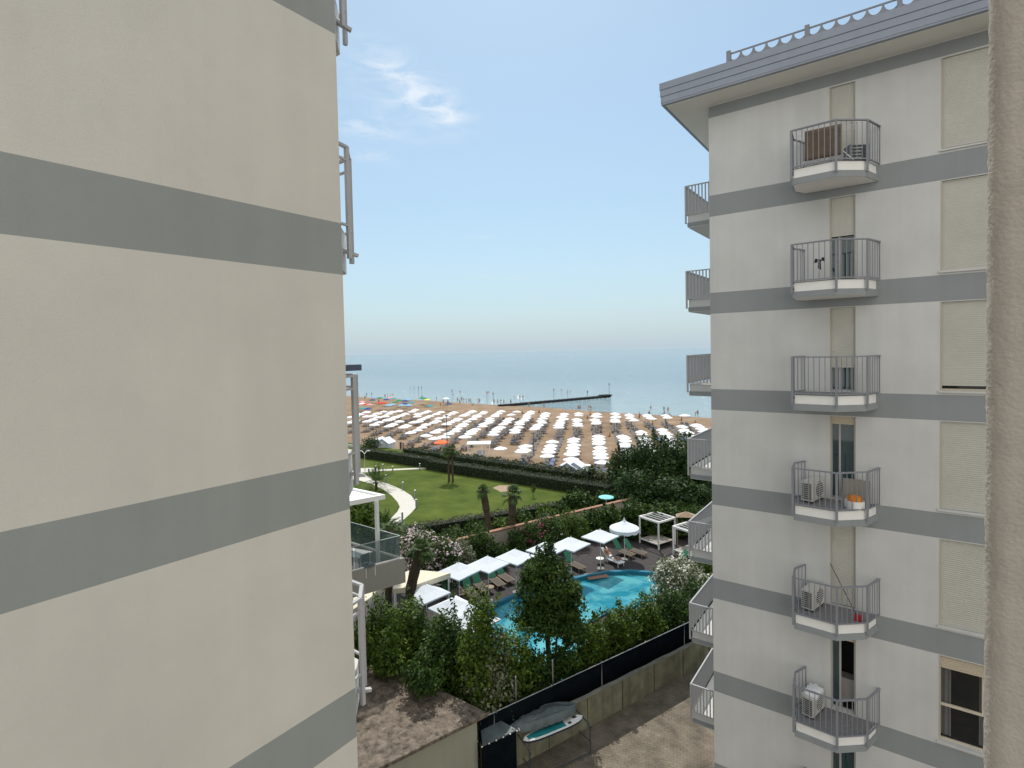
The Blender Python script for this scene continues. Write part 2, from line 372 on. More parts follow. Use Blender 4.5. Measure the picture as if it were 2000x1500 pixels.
POOL = [(-20.9, 25.4), (-20.95, 26.6), (-20.6, 28.1), (-19.9, 29.9), (-19.2, 31.5), (-18.3, 33.2), (-17.2, 34.8), (-15.9, 35.9), (-14.4, 36.5), (-13.0, 36.3), (-12.0, 35.2), (-11.9, 33.6),
        (-12.8, 31.7), (-14.0, 30.4), (-14.9, 29.2), (-15.1, 27.8), (-14.3, 26.2), (-13.2, 24.6), (-12.9, 23.0), (-13.8, 21.4), (-15.6, 20.8), (-17.6, 21.4), (-19.3, 22.7), (-20.4, 24.1)]


def ground():
    # one ground sheet with a hole left for the pool basin; falls to the beach and under the sea
    bm = bmesh.new()
    outer = [(-140, -70), (140, -70), (140, 61.5), (-140, 61.5)]
    vo = [bm.verts.new((x, y, 0)) for x, y in outer]; vi = [bm.verts.new((x, y, 0)) for x, y in POOL]
    eo = [bm.edges.new((vo[i], vo[(i + 1) % 4])) for i in range(4)]; ei = [bm.edges.new((vi[i], vi[(i + 1) % len(vi)])) for i in range(len(vi))]
    bmesh.ops.triangle_fill(bm, use_beauty=True, use_dissolve=False, edges=eo + ei)
    for f in bm.faces:
        if f.normal.z < 0: f.normal_flip()
    me = bpy.data.meshes.new('ground'); bm.to_mesh(me); me.materials.append(M['asphalt'])
    o = bpy.data.objects.new('ground', me); col.objects.link(o); tag(o, kind='structure')


ground()
mb = MB()
random.seed(3)
xs = list(range(-700, 701, 8)); prof = [(61.5, 0), (63.0, -1.2), (90, -1.2), (128, -1.25), (133, -1.35), (137.2, -1.60), (146, -2.1), (200, -5)]
vs = []
for x in xs:
    wob = 1.6 * math.sin(x * .045) + 0.8 * math.sin(x * .13 + 1) + (0 if x > -100 else (x + 100) * -.06)
    for (y, z) in prof: vs.append((x, y + (wob if 130 < y < 150 else 0), z))
n_ = len(prof)
mb.add(vs, [(i * n_ + j, (i + 1) * n_ + j, (i + 1) * n_ + j + 1, i * n_ + j + 1) for i in range(len(xs) - 1) for j in range(n_ - 1)])
tag(mb.build('beach_sand', M['sand'], smooth=True), kind='structure')
mb = MB(); mb.add([(-40000, 120, -1.6), (40000, 120, -1.6), (40000, 60000, -1.6), (-40000, 60000, -1.6)], [(0, 1, 2, 3)])
tag(mb.build('sea_water', M['sea']), kind='structure')

# lawn, paths, deck
lawn = [(-95, 14), (-44, 14), (-35.6, 32.0), (-27.3, 49.5), (-24, 53), (-24, 61), (-95, 61)]
sheet('lawn', lawn, .008, M['lawn'])
def strip(name, left, right, z, m):
    mb = MB(); n = len(left); vs = [(p.x, p.y, z) for p in left] + [(p.x, p.y, z) for p in right]
    mb.add(vs, [(i, i + 1, n + i + 1, n + i) for i in range(n - 1)]); o = mb.build(name, m)
    bm = bmesh.new(); bm.from_mesh(o.data)
    for f in bm.faces:
        if f.normal.z < 0: f.normal_flip()
    bm.to_mesh(o.data); return tag(o, kind='structure')


pl = [(680, 935), (700, 938), (725, 945), (748, 956), (765, 968), (776, 980), (781, 990), (776, 1000), (768, 1008), (762, 1016), (755, 1026)]
pr = [(680, 917), (704, 923), (740, 940), (758, 945), (786, 957), (803, 968), (812, 980), (812, 992), (803, 1002), (792, 1012), (776, 1026)]
strip('garden_path', [at(*p) for p in pl], [at(*p) for p in pr], .016, M['path'])
strip('cross_path', [at(700, 924), at(745, 920), at(836, 915.5)], [at(700, 921), at(745, 917), at(836, 913)], .02, M['path'])
sheet('paved_corner', [at(694, 915), at(735, 914), at(742, 919), at(694, 922)], .024, M['path'])

mbd = bmesh.new()
outer = [(-28.5, 17.2), (-14.5, 17.2), (-11.0, 21.5), (-4.5, 41), (-20, 47), (-30, 24)]
vo = [mbd.verts.new((x, y, .012)) for x, y in outer]; vi = [mbd.verts.new((x, y, .012)) for x, y in POOL]
ee = [mbd.edges.new((vo[i], vo[(i + 1) % len(vo)])) for i in range(len(vo))] + [mbd.edges.new((vi[i], vi[(i + 1) % len(vi)])) for i in range(len(vi))]
bmesh.ops.triangle_fill(mbd, use_beauty=True, edges=ee)
for f in mbd.faces:
    if f.normal.z < 0: f.normal_flip()
me = bpy.data.meshes.new('pool_deck'); mbd.to_mesh(me); me.materials.append(M['deckdark']); o = bpy.data.objects.new('pool_deck', me); col.objects.link(o); tag(o, kind='structure')
sheet('paving_patch', [at(1140, 1121), at(1176, 1117), at(1192, 1127), at(1150, 1133)], .022, M['brick'])

M['soil'] = mat('planted_soil', (.035, .035, .02), .95, .4, 2, .5, 20)
sheet('planting_bed', [(-35.6, 31.4), (-27.0, 49.5), (-24, 61.4), (-8, 61.4), (-8, 44.5), (-20.2, 47.0), (-28.2, 35.5), (-31, 28.5), (-44, 19.9)], .020, M['soil'])
# ------------------------------------------------------------------ pool
def offset(poly, d):
    n = len(poly); o = []
    cx = sum(p[0] for p in poly) / n; cy = sum(p[1] for p in poly) / n
    for i in range(n):
        a = Vector(poly[i - 1]); b = Vector(poly[(i + 1) % n]); t = (b - a).normalized(); nn = Vector((-t.y, t.x))
        p = Vector(poly[i]); o.append((p + nn * d)[:])
    return o


pool = empty('swimming_pool', (-16, 30, 0), label='kidney shaped turquoise swimming pool with blue tiled rim among the bushes', cat='swimming pool')
P0 = [(p[0] + 16, p[1] - 30) for p in POOL]
outr = offset(P0, .28); 
if abs(sum(outr[i][0] * outr[(i + 1) % len(outr)][1] - outr[(i + 1) % len(outr)][0] * outr[i][1] for i in range(len(outr)))) < abs(sum(P0[i][0] * P0[(i + 1) % len(P0)][1] - P0[(i + 1) % len(P0)][0] * P0[i][1] for i in range(len(P0)))): outr = offset(P0, -.28)
n = len(P0); mb = MB()
mb.add([(p[0], p[1], .13) for p in P0] + [(p[0], p[1], .13) for p in outr] + [(p[0], p[1], -.2) for p in P0] + [(p[0], p[1], -.03) for p in outr],
       [(i, (i + 1) % n, n + (i + 1) % n, n + i) for i in range(n)] + [(i, (i + 1) % n, 2 * n + (i + 1) % n, 2 * n + i) for i in range(n)] + [(n + i, n + (i + 1) % n, 3 * n + (i + 1) % n, 3 * n + i) for i in range(n)])
mb.build('tiled_rim', M['coping'], pool)
mb = MB(); mb.add([(p[0], p[1], -.2) for p in P0] + [(p[0], p[1], -1.3) for p in P0], [tuple(range(n, 2 * n))] + [(i, (i + 1) % n, n + (i + 1) % n, n + i) for i in range(n)])
mb.build('basin', M['poolfloor'], pool)
mb = MB(); mb.add([(p[0], p[1], -.14) for p in P0], [tuple(range(n))]); mb.build('water', M['poolwater'], pool)

# ------------------------------------------------------------------ shared builders for the hotels
def railing(path, z0, z1, parent, m, posts=(), step=.115, low=0., ext=.34, name='railing', second=False, postw=.055, bw=.018):
    mb = MB(); pts = [Vector((p[0], p[1], 0)) for p in path]
    for a, b in zip(pts[:-1], pts[1:]):
        up = Vector((0, 0, 1)); L = (b - a).length
        mb.bar(a + up * z1, b + up * z1, .05, .035)
        mb.bar(a + up * (z0 + low), b + up * (z0 + low), .035, .03)
        if second: mb.bar(a + up * (z1 - .17), b + up * (z1 - .17), .03, .03)
        k = max(1, int(L / step))
        for i in range(1, k): 
            q = a + (b - a) * i / k; mb.bar(q + up * (z0 + low), q + up * z1, .018, bw, (1, 0, 0))
    for p in pts: mb.cyl((p.x, p.y, z0 + low), (p.x, p.y, z1), .014, n=6)
    for i in posts:
        p = pts[i]; mb.box(p.x - postw / 2, p.x + postw / 2, p.y - postw / 2, p.y + postw / 2, z0 - ext, z1 + .003)
    return mb.build(name, m, parent)


def slab(name, path, z, parent, mats, thick=.42, inset=.05):
    """balcony slab: tiled floor, white upper fascia, grey lower edge"""
    c = Vector((sum(p[0] for p in path) / len(path), sum(p[1] for p in path) / len(path)))
    ins = [((p[0] - c.x) * (1 - inset) + c.x, p[1] if i in (0, len(path) - 1) else (p[1] - c.y) * (1 - inset) + c.y) for i, p in enumerate(path)]
    out2 = [((p[0] - c.x) * (1 - inset * .35) + c.x, p[1] if i in (0, len(path) - 1) else (p[1] - c.y) * (1 - inset * .35) + c.y) for i, p in enumerate(path)]
    mb = MB(); mb.cur = 0; mb.prism(ins, z - .25, z - .02); mb.cur = 1; mb.prism(ins, z - .0195, z); mb.cur = 2; mb.prism(out2, z - thick, z - .2505)
    mb.cur = 0; mb.prism([(q[0] * .97 + c.x * .03, q[1] * .97 + c.y * .03) for q in out2], z - thick - .004, z - thick + .02)
    return mb.build(name, mats, parent)


def grid_wall(mb, axis_pt, axis, us, zs, holes, band, m_wall=0, m_band=1, depth=.16, inward=None):
    """wall in a plane with rectangular openings (u0,u1,z0,z1) and their reveals"""
    us = sorted(set([round(u, 4) for u in us])); zs = sorted(set([round(z, 4) for z in zs]))
    P = lambda u, z, d=0: Vector(axis_pt) + Vector(axis) * u + Vector(inward) * d + Vector((0, 0, z))
    for i in range(len(us) - 1):
        for j in range(len(zs) - 1):
            uc = (us[i] + us[i + 1]) / 2; zc = (zs[j] + zs[j + 1]) / 2
            if any(h[0] < uc < h[1] and h[2] < zc < h[3] for h in holes): continue
            mb.cur = m_band if band(zc) else m_wall
            mb.quad(P(us[i], zs[j]), P(us[i + 1], zs[j]), P(us[i + 1], zs[j + 1]), P(us[i], zs[j + 1]))
    mb.cur = m_wall
    for u0, u1, z0, z1 in holes:
        mb.quad(P(u0, z0), P(u0, z0, depth), P(u0, z1, depth), P(u0, z1)); mb.quad(P(u1, z0), P(u1, z1), P(u1, z1, depth), P(u1, z0, depth))
        mb.quad(P(u0, z1), P(u0, z1, depth), P(u1, z1, depth), P(u1, z1)); mb.quad(P(u0, z0), P(u1, z0), P(u1, z0, depth), P(u0, z0, depth))
    mb.cur = 0


# ------------------------------------------------------------------ left apartment building
FL = [3 * k for k in range(1, 9)]
inband = lambda z: any(f - .65 < z < f for f in FL)
lb = empty('apartment_building', (-10, -2, 0), label='cream apartment building on the left with wide grey painted bands across its blank wall', cat='building')
LO = Vector((-10, -2, 0))
mb = MB()
zs = [0, 27.5] + [f for f in FL] + [f - .65 for f in FL]
LX, LY, LXb, LYb = -5.74, 4.27, -22.0, -14.0
def wallgrid(mb, p, ax, L, inw, us=(), holes=(), depth=.16): grid_wall(mb, Vector(p) - LO, ax, [0, L] + list(us), zs, holes, inband, inward=inw, depth=depth)
wallgrid(mb, (LX, LYb, 0), (0, 1, 0), LY - LYb, (-1, 0, 0))
ldoors = [(1.6, 3.2, f + .02, f + 2.3) for f in FL] + [(5.4, 7.0, f + .02, f + 2.3) for f in FL]
wallgrid(mb, (LX, LY, 0), (-1, 0, 0), LX - LXb, (0, -1, 0), us=[1.6, 3.2, 5.4, 7.0], holes=[])
wallgrid(mb, (LXb, LY, 0), (0, -1, 0), LY - LYb, (1, 0, 0)); wallgrid(mb, (LXb, LYb, 0), (1, 0, 0), LX - LXb, (0, 1, 0))
mb.cur = 0; mb.add([v - LO for v in (Vector((LX, LYb, 27.5)), Vector((LX, LY, 27.5)), Vector((LXb, LY, 27.5)), Vector((LXb, LYb, 27.5)))], [(0, 1, 2, 3)])
lw = mb.build('wall', [M['plaster'], M['band']], lb)
for f in (21, 18, 15, 12, 9, 6, 3):
    path = [(-5.83, 4.27), (-5.88, 4.49), (-6.20, 4.77), (-10.6, 4.77), (-10.95, 4.27)]
    path = [(a + 10, b + 2) for a, b in path]
    sl_path = [(path[0][0] - .08, path[0][1] + .002), (path[1][0] - .08, path[1][1] - .05), (path[2][0] - .03, path[2][1] - .07), (path[3][0] + .05, path[3][1] - .07), (path[4][0] + .05, path[4][1] + .002)]
    s = slab('balcony', sl_path, f, lb, [M['white'], M['deckpale'], M['plaster2']], thick=.55, inset=0.0)
    railing(path, f, f + 1.05, s, M['lightrail'], posts=(1, 2, 3), step=.9, low=.03, ext=.4, second=True, postw=.05)
    mb = MB()
    for k in range(13): 
        q = path[2][0] - .35 - k * .33; mb = MB(); mb.bar((q, path[2][1], f + .03), (q, path[2][1], f + 1.05), .02, .02, (1, 0, 0)); mb.build('baluster', M['lightrail'], s)
    mb = MB(); mb.bar((path[1][0] - .16, path[1][1], f - .27), (path[1][0] - .08, path[1][1] + .20, f - .33), .06, .04); mb.build('drain_spout', M['lightrail'], s)
    mb = MB(); mb.box(path[2][0] - 4.0, path[2][0] - .22, 6.272, 6.287, f + .03, f + 2.3); mb.build('balcony_door', M['shutter'], s)
mb = MB(); mb.box(3.9 - .3, 4.16, 6.33, 6.6, 16.12, 16.2); mb.build('awning_bracket', M['navybrk'], lb)

# ------------------------------------------------------------------ right apartment building
RX, RY, RXe, RYe = -4.82, 17.2, 12.0, 29.5
rb = empty('apartment_building', (3, 23, 0), label='tall pale apartment building on the right with slate bands, beige shutters and small balconies', cat='building')
RO = Vector((3, 23, 0))
inband2 = lambda z: any(f - .65 < z < f for f in FL if f < 24) or 23.37 < z < 23.71
DX0, DX1 = -1.60, -1.00; WX0, WX1 = .79, 2.35
FLS = [21, 18, 15, 12, 9, 6, 3]
doorh = [(DX0, DX1, f + .02, f + 2.33) for f in FLS]; winh = [(WX0, WX1, f + .1, f + 2.33) for f in FLS]
zs = [0, 24.55, 23.37, 23.71] + [f for f in FL if f < 24] + [f - .65 for f in FL if f < 24] + [h[i] for h in doorh + winh for i in (2, 3)]
mb = MB()
U = lambda x: x - RX
grid_wall(mb, Vector((RX, RY, 0)) - RO, (1, 0, 0), [0, U(RXe), U(DX0), U(DX1), U(WX0), U(WX1)], zs, [(U(a), U(b), c, d) for a, b, c, d in doorh + winh], inband2, inward=(0, 1, 0))
grid_wall(mb, Vector((RX, RYe, 0)) - RO, (0, -1, 0), [0, RYe - RY], zs, [], inband2, inward=(1, 0, 0))
grid_wall(mb, Vector((RXe, RY, 0)) - RO, (0, 1, 0), [0, RYe - RY], zs, [], inband2, inward=(-1, 0, 0))
grid_wall(mb, Vector((RXe, RYe, 0)) - RO, (-1, 0, 0), [0, RXe - RX], zs, [], inband2, inward=(0, -1, 0))
mb.build('wall', [M['plaster2'], M['band2']], rb)


def shutter(x0, x1, z0, z1, y, parent, m, pitch=.052):
    mb = MB(); k = max(2, int((z1 - z0) / pitch)); zz = z1; vs = []
    for i in range(k + 1):
        z = z1 - (z1 - z0) * i / k
        vs += [(x0, y, z), (x1, y, z), (x0, y - .010, z - .008), (x1, y - .010, z - .008)]
    for i in range(k):
        b = i * 4
        mb.f += [[b, b + 1, b + 3, b + 2], [b + 2, b + 3, b + 5, b + 4]]; mb.m += [0, 0]
    mb.v = vs
    mb.box(x0, x1, y - .012, y + .012, z0 - .035, z0)
    return mb.build('shutter', m, parent)


def opening(x0, x1, z0, z1, drop, kind):
    """rolling shutter lowered to height z1-drop, glazing and curtain behind"""
    x0 -= RO.x; x1 -= RO.x; y = RY - RO.y
    w_ = MB(); fw = .05
    yb = y + .12
    w_.box(x0, x0 + fw, yb, yb + .05, z0, z1); w_.box(x1 - fw, x1, yb, yb + .05, z0, z1); w_.box(x0 + fw, x1 - fw, yb, yb + .05, z0, z0 + fw); w_.box(x0 + fw, x1 - fw, yb, yb + .05, z1 - fw, z1)
    if kind == 'window':
        w_.box(x0 + .85, x0 + .92, yb, yb + .05, z0 + .95, z1 - fw); w_.box(x0 + fw, x1 - fw, yb - .003, yb + .05, z0 + .88, z0 + .95)
    else: w_.box(x0 + .20, x0 + .25, yb - .004, yb + .05, z0 + fw, z1 - fw)
    win = w_.build('window' if kind == 'window' else 'balcony_door', M['frame'] if kind == 'window' else M['lightrail'], rb)
    gx = x0 + .20 if (kind == 'door' and 5 < z0 < 7) else x1 - fw; g = MB(); g.quad((x0 + fw, yb + .03, z0 + fw), (gx, yb + .03, z0 + fw), (gx, yb + .03, z1 - fw), (x0 + fw, yb + .03, z1 - fw)); g.build('pane', M['darkpane'] if kind == 'window' else M['pane'], win)
    # jamb strip / shutter guide at the left edge
    MB().box(x0, x0 + .035, y + .015, y + .119, z0, z1).build('shutter_guide', M['jamb'], win); MB().box(x1 - .03, x1, y + .03, y + .119, z0, z1).build('shutter_guide', M['jamb'], win)
    # dark room with curtains
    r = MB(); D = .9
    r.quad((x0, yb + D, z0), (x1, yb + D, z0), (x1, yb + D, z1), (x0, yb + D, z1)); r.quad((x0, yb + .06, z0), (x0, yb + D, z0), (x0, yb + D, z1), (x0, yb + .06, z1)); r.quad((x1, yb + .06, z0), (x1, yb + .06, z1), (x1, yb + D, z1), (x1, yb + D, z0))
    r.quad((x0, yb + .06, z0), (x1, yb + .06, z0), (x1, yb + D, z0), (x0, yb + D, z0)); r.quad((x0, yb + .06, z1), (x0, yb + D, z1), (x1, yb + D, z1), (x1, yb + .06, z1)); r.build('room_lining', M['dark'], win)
    if z1 - drop > z0 + .2:
        c = MB(); segs = [(x0 + .06, x0 + .26), (x1 - .75, x1 - .5)] if kind == 'window' else [(x0 + .26, x1 - .06)]
        if kind != 'window' and z0 < 7: segs = [(x0 + .06, x0 + .2)]
        for a, b in segs:
            k = max(6, int((b - a) / .025)); vs = []
            for i in range(k + 1): 
                xx = a + (b - a) * i / k; yy = yb + .12 + .022 * math.sin(i * 1.7); vs += [(xx, yy, z0 + .06), (xx, yy, z1 - .05)]
            c.add(vs, [(2 * i, 2 * i + 2, 2 * i + 3, 2 * i + 1) for i in range(k)])
        c.build('curtain', M['curtain'], win)
    if drop > 0.01: shutter(x0 + .036, x1 - .031, z1 - drop + .035, z1, y + .07, rb, M['shutter'] if drop > .5 else M['shutterbox'])
    return win


drops = {21: (2.29, 2.19), 18: (1.05, 2.22), 15: (1.65, 2.10), 12: (.22, 2.22), 9: (2.28, 2.22), 6: (.28, .33), 3: (.2, 2.2)}
for f in FLS:
    opening(DX0, DX1, f + .02, f + 2.33, drops[f][0], 'door'); opening(WX0, WX1, f + .1, f + 2.33, drops[f][1], 'window')
# sills under the wide windows
for f in FLS:
    mb = MB(); mb.box(WX0 - .03 - RO.x, WX1 + .03 - RO.x, RY - .05 - RO.y, RY + .119 - RO.y, f + .055, f + .099); mb.build('window_sill', M['plaster2'], rb)

BP = [(-2.22, 17.2), (-2.42, 16.75), (-2.37, 16.05), (-1.34, 15.98), (-.70, 16.5), (-.46, 17.2)]
for f in FLS:
    path = [(a - RO.x, b - RO.y) for a, b in BP]; path[0] = (path[0][0], path[0][1] - .003); path[-1] = (path[-1][0], path[-1][1] - .003)
    s = slab('balcony', path, f, rb, [M['white'], M['deckgrey'], M['band2']], thick=.42, inset=.07)
    railing(path, f, f + 1.0, s, M['rail'], posts=(2, 3, 4), step=.125, low=.03, ext=.30)
    mb = MB(); mb.cyl((path[1][0] + .02, path[1][1] - .12, f - .13), (path[1][0] - .05, path[1][1] - .16, f - .13), .022, n=8); mb.build('drain_spout', M['slate'], s)
# long balconies on the sea side face
for f in FLS:
    path = [(RX - RO.x - .003, 19.2 - RO.y), (-6.2 - RO.x, 19.2 - RO.y), (-6.2 - RO.x, 25.6 - RO.y), (RX - RO.x - .003, 25.6 - RO.y)]
    mb = MB(); mb.cur = 0; a = (-6.14 - RO.x); b = RX - RO.x - .003; y0 = 19.26 - RO.y; y1 = 25.54 - RO.y
    mb.box(a, b, y0, y1, f - .26, f - .02); mb.cur = 1; mb.box(a, b, y0, y1, f - .0195, f); mb.cur = 2; mb.box(a - .02, b, y0 - .02, y1 + .02, f - .40, f - .2605)
    mb.cur = 0; mb.box(a, b, y0, y1, f - .43, f - .4005)
    s = mb.build('corner_balcony', [M['plaster2'], M['deckpale'], M['band2']], rb)
    railing(path, f, f + 1.02, s, M['lightrail'], posts=(1, 2), step=.11, low=.04, ext=.3, bw=.045)

# roof with overhang, fascia courses and guard rail
OX, OYf = -5.95, 16.25
rf = MB(); rf.cur = 0
x0, x1, y0, y1 = OX - RO.x, RXe + 1 - RO.x, OYf - RO.y, RYe + 1 - RO.y
rf.box(x0, x1, y0, y1, 23.76, 23.80); rf.cur = 1
for z0, z1, o_ in ((23.805, 23.99, .0), (24.0, 24.19, .015), (24.2, 24.40, .03)): rf.box(x0 - .02 - o_, x1, y0 - .02 - o_, y1, z0, z1)
rf.cur = 1; rf.box(x0 - .012, x1, y0 - .012, y1, 23.752, 23.80)
rf.cur = 0; rf.box(x0 + .10, x1, y0 + .10, y1, 23.735, 23.751)
rf.cur = 1; rf.prism([(x0 + .3, y0 + .3), (x1, y0 + .3), (x1, y1 - .3), (x0 + .3, y1 - .3)], 24.4, 24.47)
roof = rf.build('roof', [M['soffit'], M['fascia']], rb)


def scallop_rail():
    mb = MB(); y = OYf + .1 - RO.y; xs0 = -4.0 - RO.x; L = 14.0; zb = 24.42; zt = 24.66; unit = .33
    mb.box(xs0 - .05, xs0 + L, y - .05, y + .05, zb - .003, zb + .035)
    mb.box(xs0 - .05, xs0 + L, y - .02, y + .02, zt, zt + .035)
    k = int(L / unit)
    for i in range(k):
        a = xs0 + i * unit
        # web between two half-round openings (flat side up)
        n = 8; cx = a + unit / 2; r = unit * .44; hh = zt - zb - .05
        pts = [(cx + r * math.cos(math.pi + math.pi * j / n), zt - hh * math.sin(math.pi * j / n)) for j in range(n + 1)]
        vs = []; 
        for (px_, pz) in pts: vs += [(px_, y - .02, pz), (px_, y - .02, zb + .03), (px_, y + .02, pz), (px_, y + .02, zb + .03)]
        vs = [(a, y - .02, zt), (a, y - .02, zb + .03), (a, y + .02, zt), (a, y + .02, zb + .03)] + vs + [(a + unit, y - .02, zt), (a + unit, y - .02, zb + .03), (a + unit, y + .02, zt), (a + unit, y + .02, zb + .03)]
        fs = []
        for j in range(len(vs) // 4 - 1):
            b = 4 * j; fs += [(b + 1, b + 5, b + 4, b), (b + 2, b + 6, b + 7, b + 3), (b, b + 4, b + 6, b + 2)]
        mb.add(vs, fs)
        if i % 6 == 0: mb.box(a - .055, a + .055, y - .07, y + .07, zb - .003, zt + .09)
    mb.build('roof_railing', M['rail'], roof)


scallop_rail()

# ------------------------------------------------------------------ our own building, edge of the wall beside the camera
def own_wall():
    """rough plastered wall end beside the window the photo was taken from"""
    e = at_line(1931, 800, (0, .78, 0), (1, 0)); x0 = e.x; y0 = .78
    prof = [(x0 + 2.2, y0)]
    k = 46
    prof += [(x0 + .05 + (1.0 - j / 30.) ** 2 * 2.0, y0) for j in range(30)]
    r = .022
    prof += [(x0 + r - r * math.sin(a), y0 + r - r * math.cos(a)) for a in [R(8 * i) for i in range(1, 13)]]
    prof += [(x0 + .06, y0 + .16), (x0 + 2.2, y0 + .18)]
    zz = list(np.concatenate([np.linspace(0, 14.8, 8), np.arange(14.9, 18.2, .006), np.linspace(18.3, 27, 8)]))
    mb = MB(); n = len(prof); rnd = random.Random(5)
    vs = []
    for j, z in enumerate(zz):
        for i, (x, y) in enumerate(prof):
            d = 0
            if 14.8 < z < 18.2: d = .0003 * math.sin(z * 61 + i * 1.3) * math.sin(z * 23 + i * .7) + rnd.uniform(-.0007, .0007) * (1 if i > 30 else .3)
            if i > 30: vs.append((x + d, y, z))
            else: vs.append((x, y + d * (1 if i > 1 else 0), z))
    mb.add(vs, [(j * n + i, j * n + i + 1, (j + 1) * n + i + 1, (j + 1) * n + i) for j in range(len(zz) - 1) for i in range(n - 1)])
    m = mat('rough_beige_plaster', (.40, .37, .335), .95, .07, 30, .22, 240, .1)
    root = empty('wall_end', (0, 0, 0), label='rough beige plaster wall edge cut off by the right side of the frame', cat='wall')
    mb.build('plaster_face', m, root, smooth=True)


own_wall()
# @@PART2
# ------------------------------------------------------------------ foliage tools
def np_mesh(name, V, nq, mats, parent=None, midx=None):
    me = bpy.data.meshes.new(name); n = len(V)
    me.vertices.add(n); me.vertices.foreach_set('co', V.astype(np.float32).ravel())
    me.loops.add(n); me.loops.foreach_set('vertex_index', np.arange(n, dtype=np.int32))
    me.polygons.add(n // nq); me.polygons.foreach_set('loop_start', np.arange(0, n, nq, dtype=np.int32)); me.polygons.foreach_set('loop_total', np.full(n // nq, nq, dtype=np.int32))
    for m in (mats if isinstance(mats, (list, tuple)) else [mats]): me.materials.append(m)
    if midx is not None: me.polygons.foreach_set('material_index', midx.astype(np.int32))
    me.update(calc_edges=True)
    o = bpy.data.objects.new(name, me); col.objects.link(o)
    if parent: o.parent = parent
    return o


def leaf_quads(C, size, rng, up=.35, aspect=.55, outward=None):
    n = len(C); N = rng.normal(size=(n, 3)); N[:, 2] += up * 2
    if outward is not None: N += outward * 1.2
    N /= np.linalg.norm(N, axis=1)[:, None]
    T = rng.normal(size=(n, 3)); T -= (T * N).sum(1)[:, None] * N; T /= np.linalg.norm(T, axis=1)[:, None]; B = np.cross(N, T)
    s = size * rng.uniform(.6, 1.35, n)[:, None]
    V = np.empty((n, 4, 3)); V[:, 0] = C - T * s * .5; V[:, 1] = C + B * s * .5 * aspect; V[:, 2] = C + T * s * .5; V[:, 3] = C - B * s * .5 * aspect
    return V.reshape(-1, 3)


def crown_points(blobs, n, rng, shell=.5, gap=.35, gs=1.0):
    bl = np.array(blobs, float); vol = (bl[:, 3] * bl[:, 4] * bl[:, 5]) ** .75; p = vol / vol.sum()
    k = rng.choice(len(bl), size=int(n * 1.9), p=p); d = rng.normal(size=(len(k), 3)); d /= np.linalg.norm(d, axis=1)[:, None]
    r = rng.uniform(0, 1, len(k)) ** (shell / 1.5)
    # lumpy outline
    ph = rng.uniform(0, 6, 6)
    lump = 1 + .16 * np.sin(d[:, 0] * 5 + ph[0] + k) * np.sin(d[:, 1] * 5 + ph[1]) + .12 * np.sin(d[:, 2] * 9 + ph[2] + k * 2.0)
    C = bl[k, :3] + d * bl[k, 3:6] * (r * lump)[:, None]
    # gaps: thin the leaves where a smooth random field is low
    f = np.sin(C[:, 0] * 3.1 * gs + ph[3]) * np.sin(C[:, 1] * 2.7 * gs + ph[4]) * np.sin(C[:, 2] * 3.4 * gs + ph[5]) + .5 * np.sin(C[:, 0] * 7.3 * gs + ph[1]) * np.sin(C[:, 2] * 6.1 * gs + ph[0]) * np.sin(C[:, 1] * 6.7 * gs)
    keep = (f > -gap) | (rng.uniform(0, 1, len(C)) < .15)
    C = C[keep][:n]; d = d[keep][:n]
    return C, d


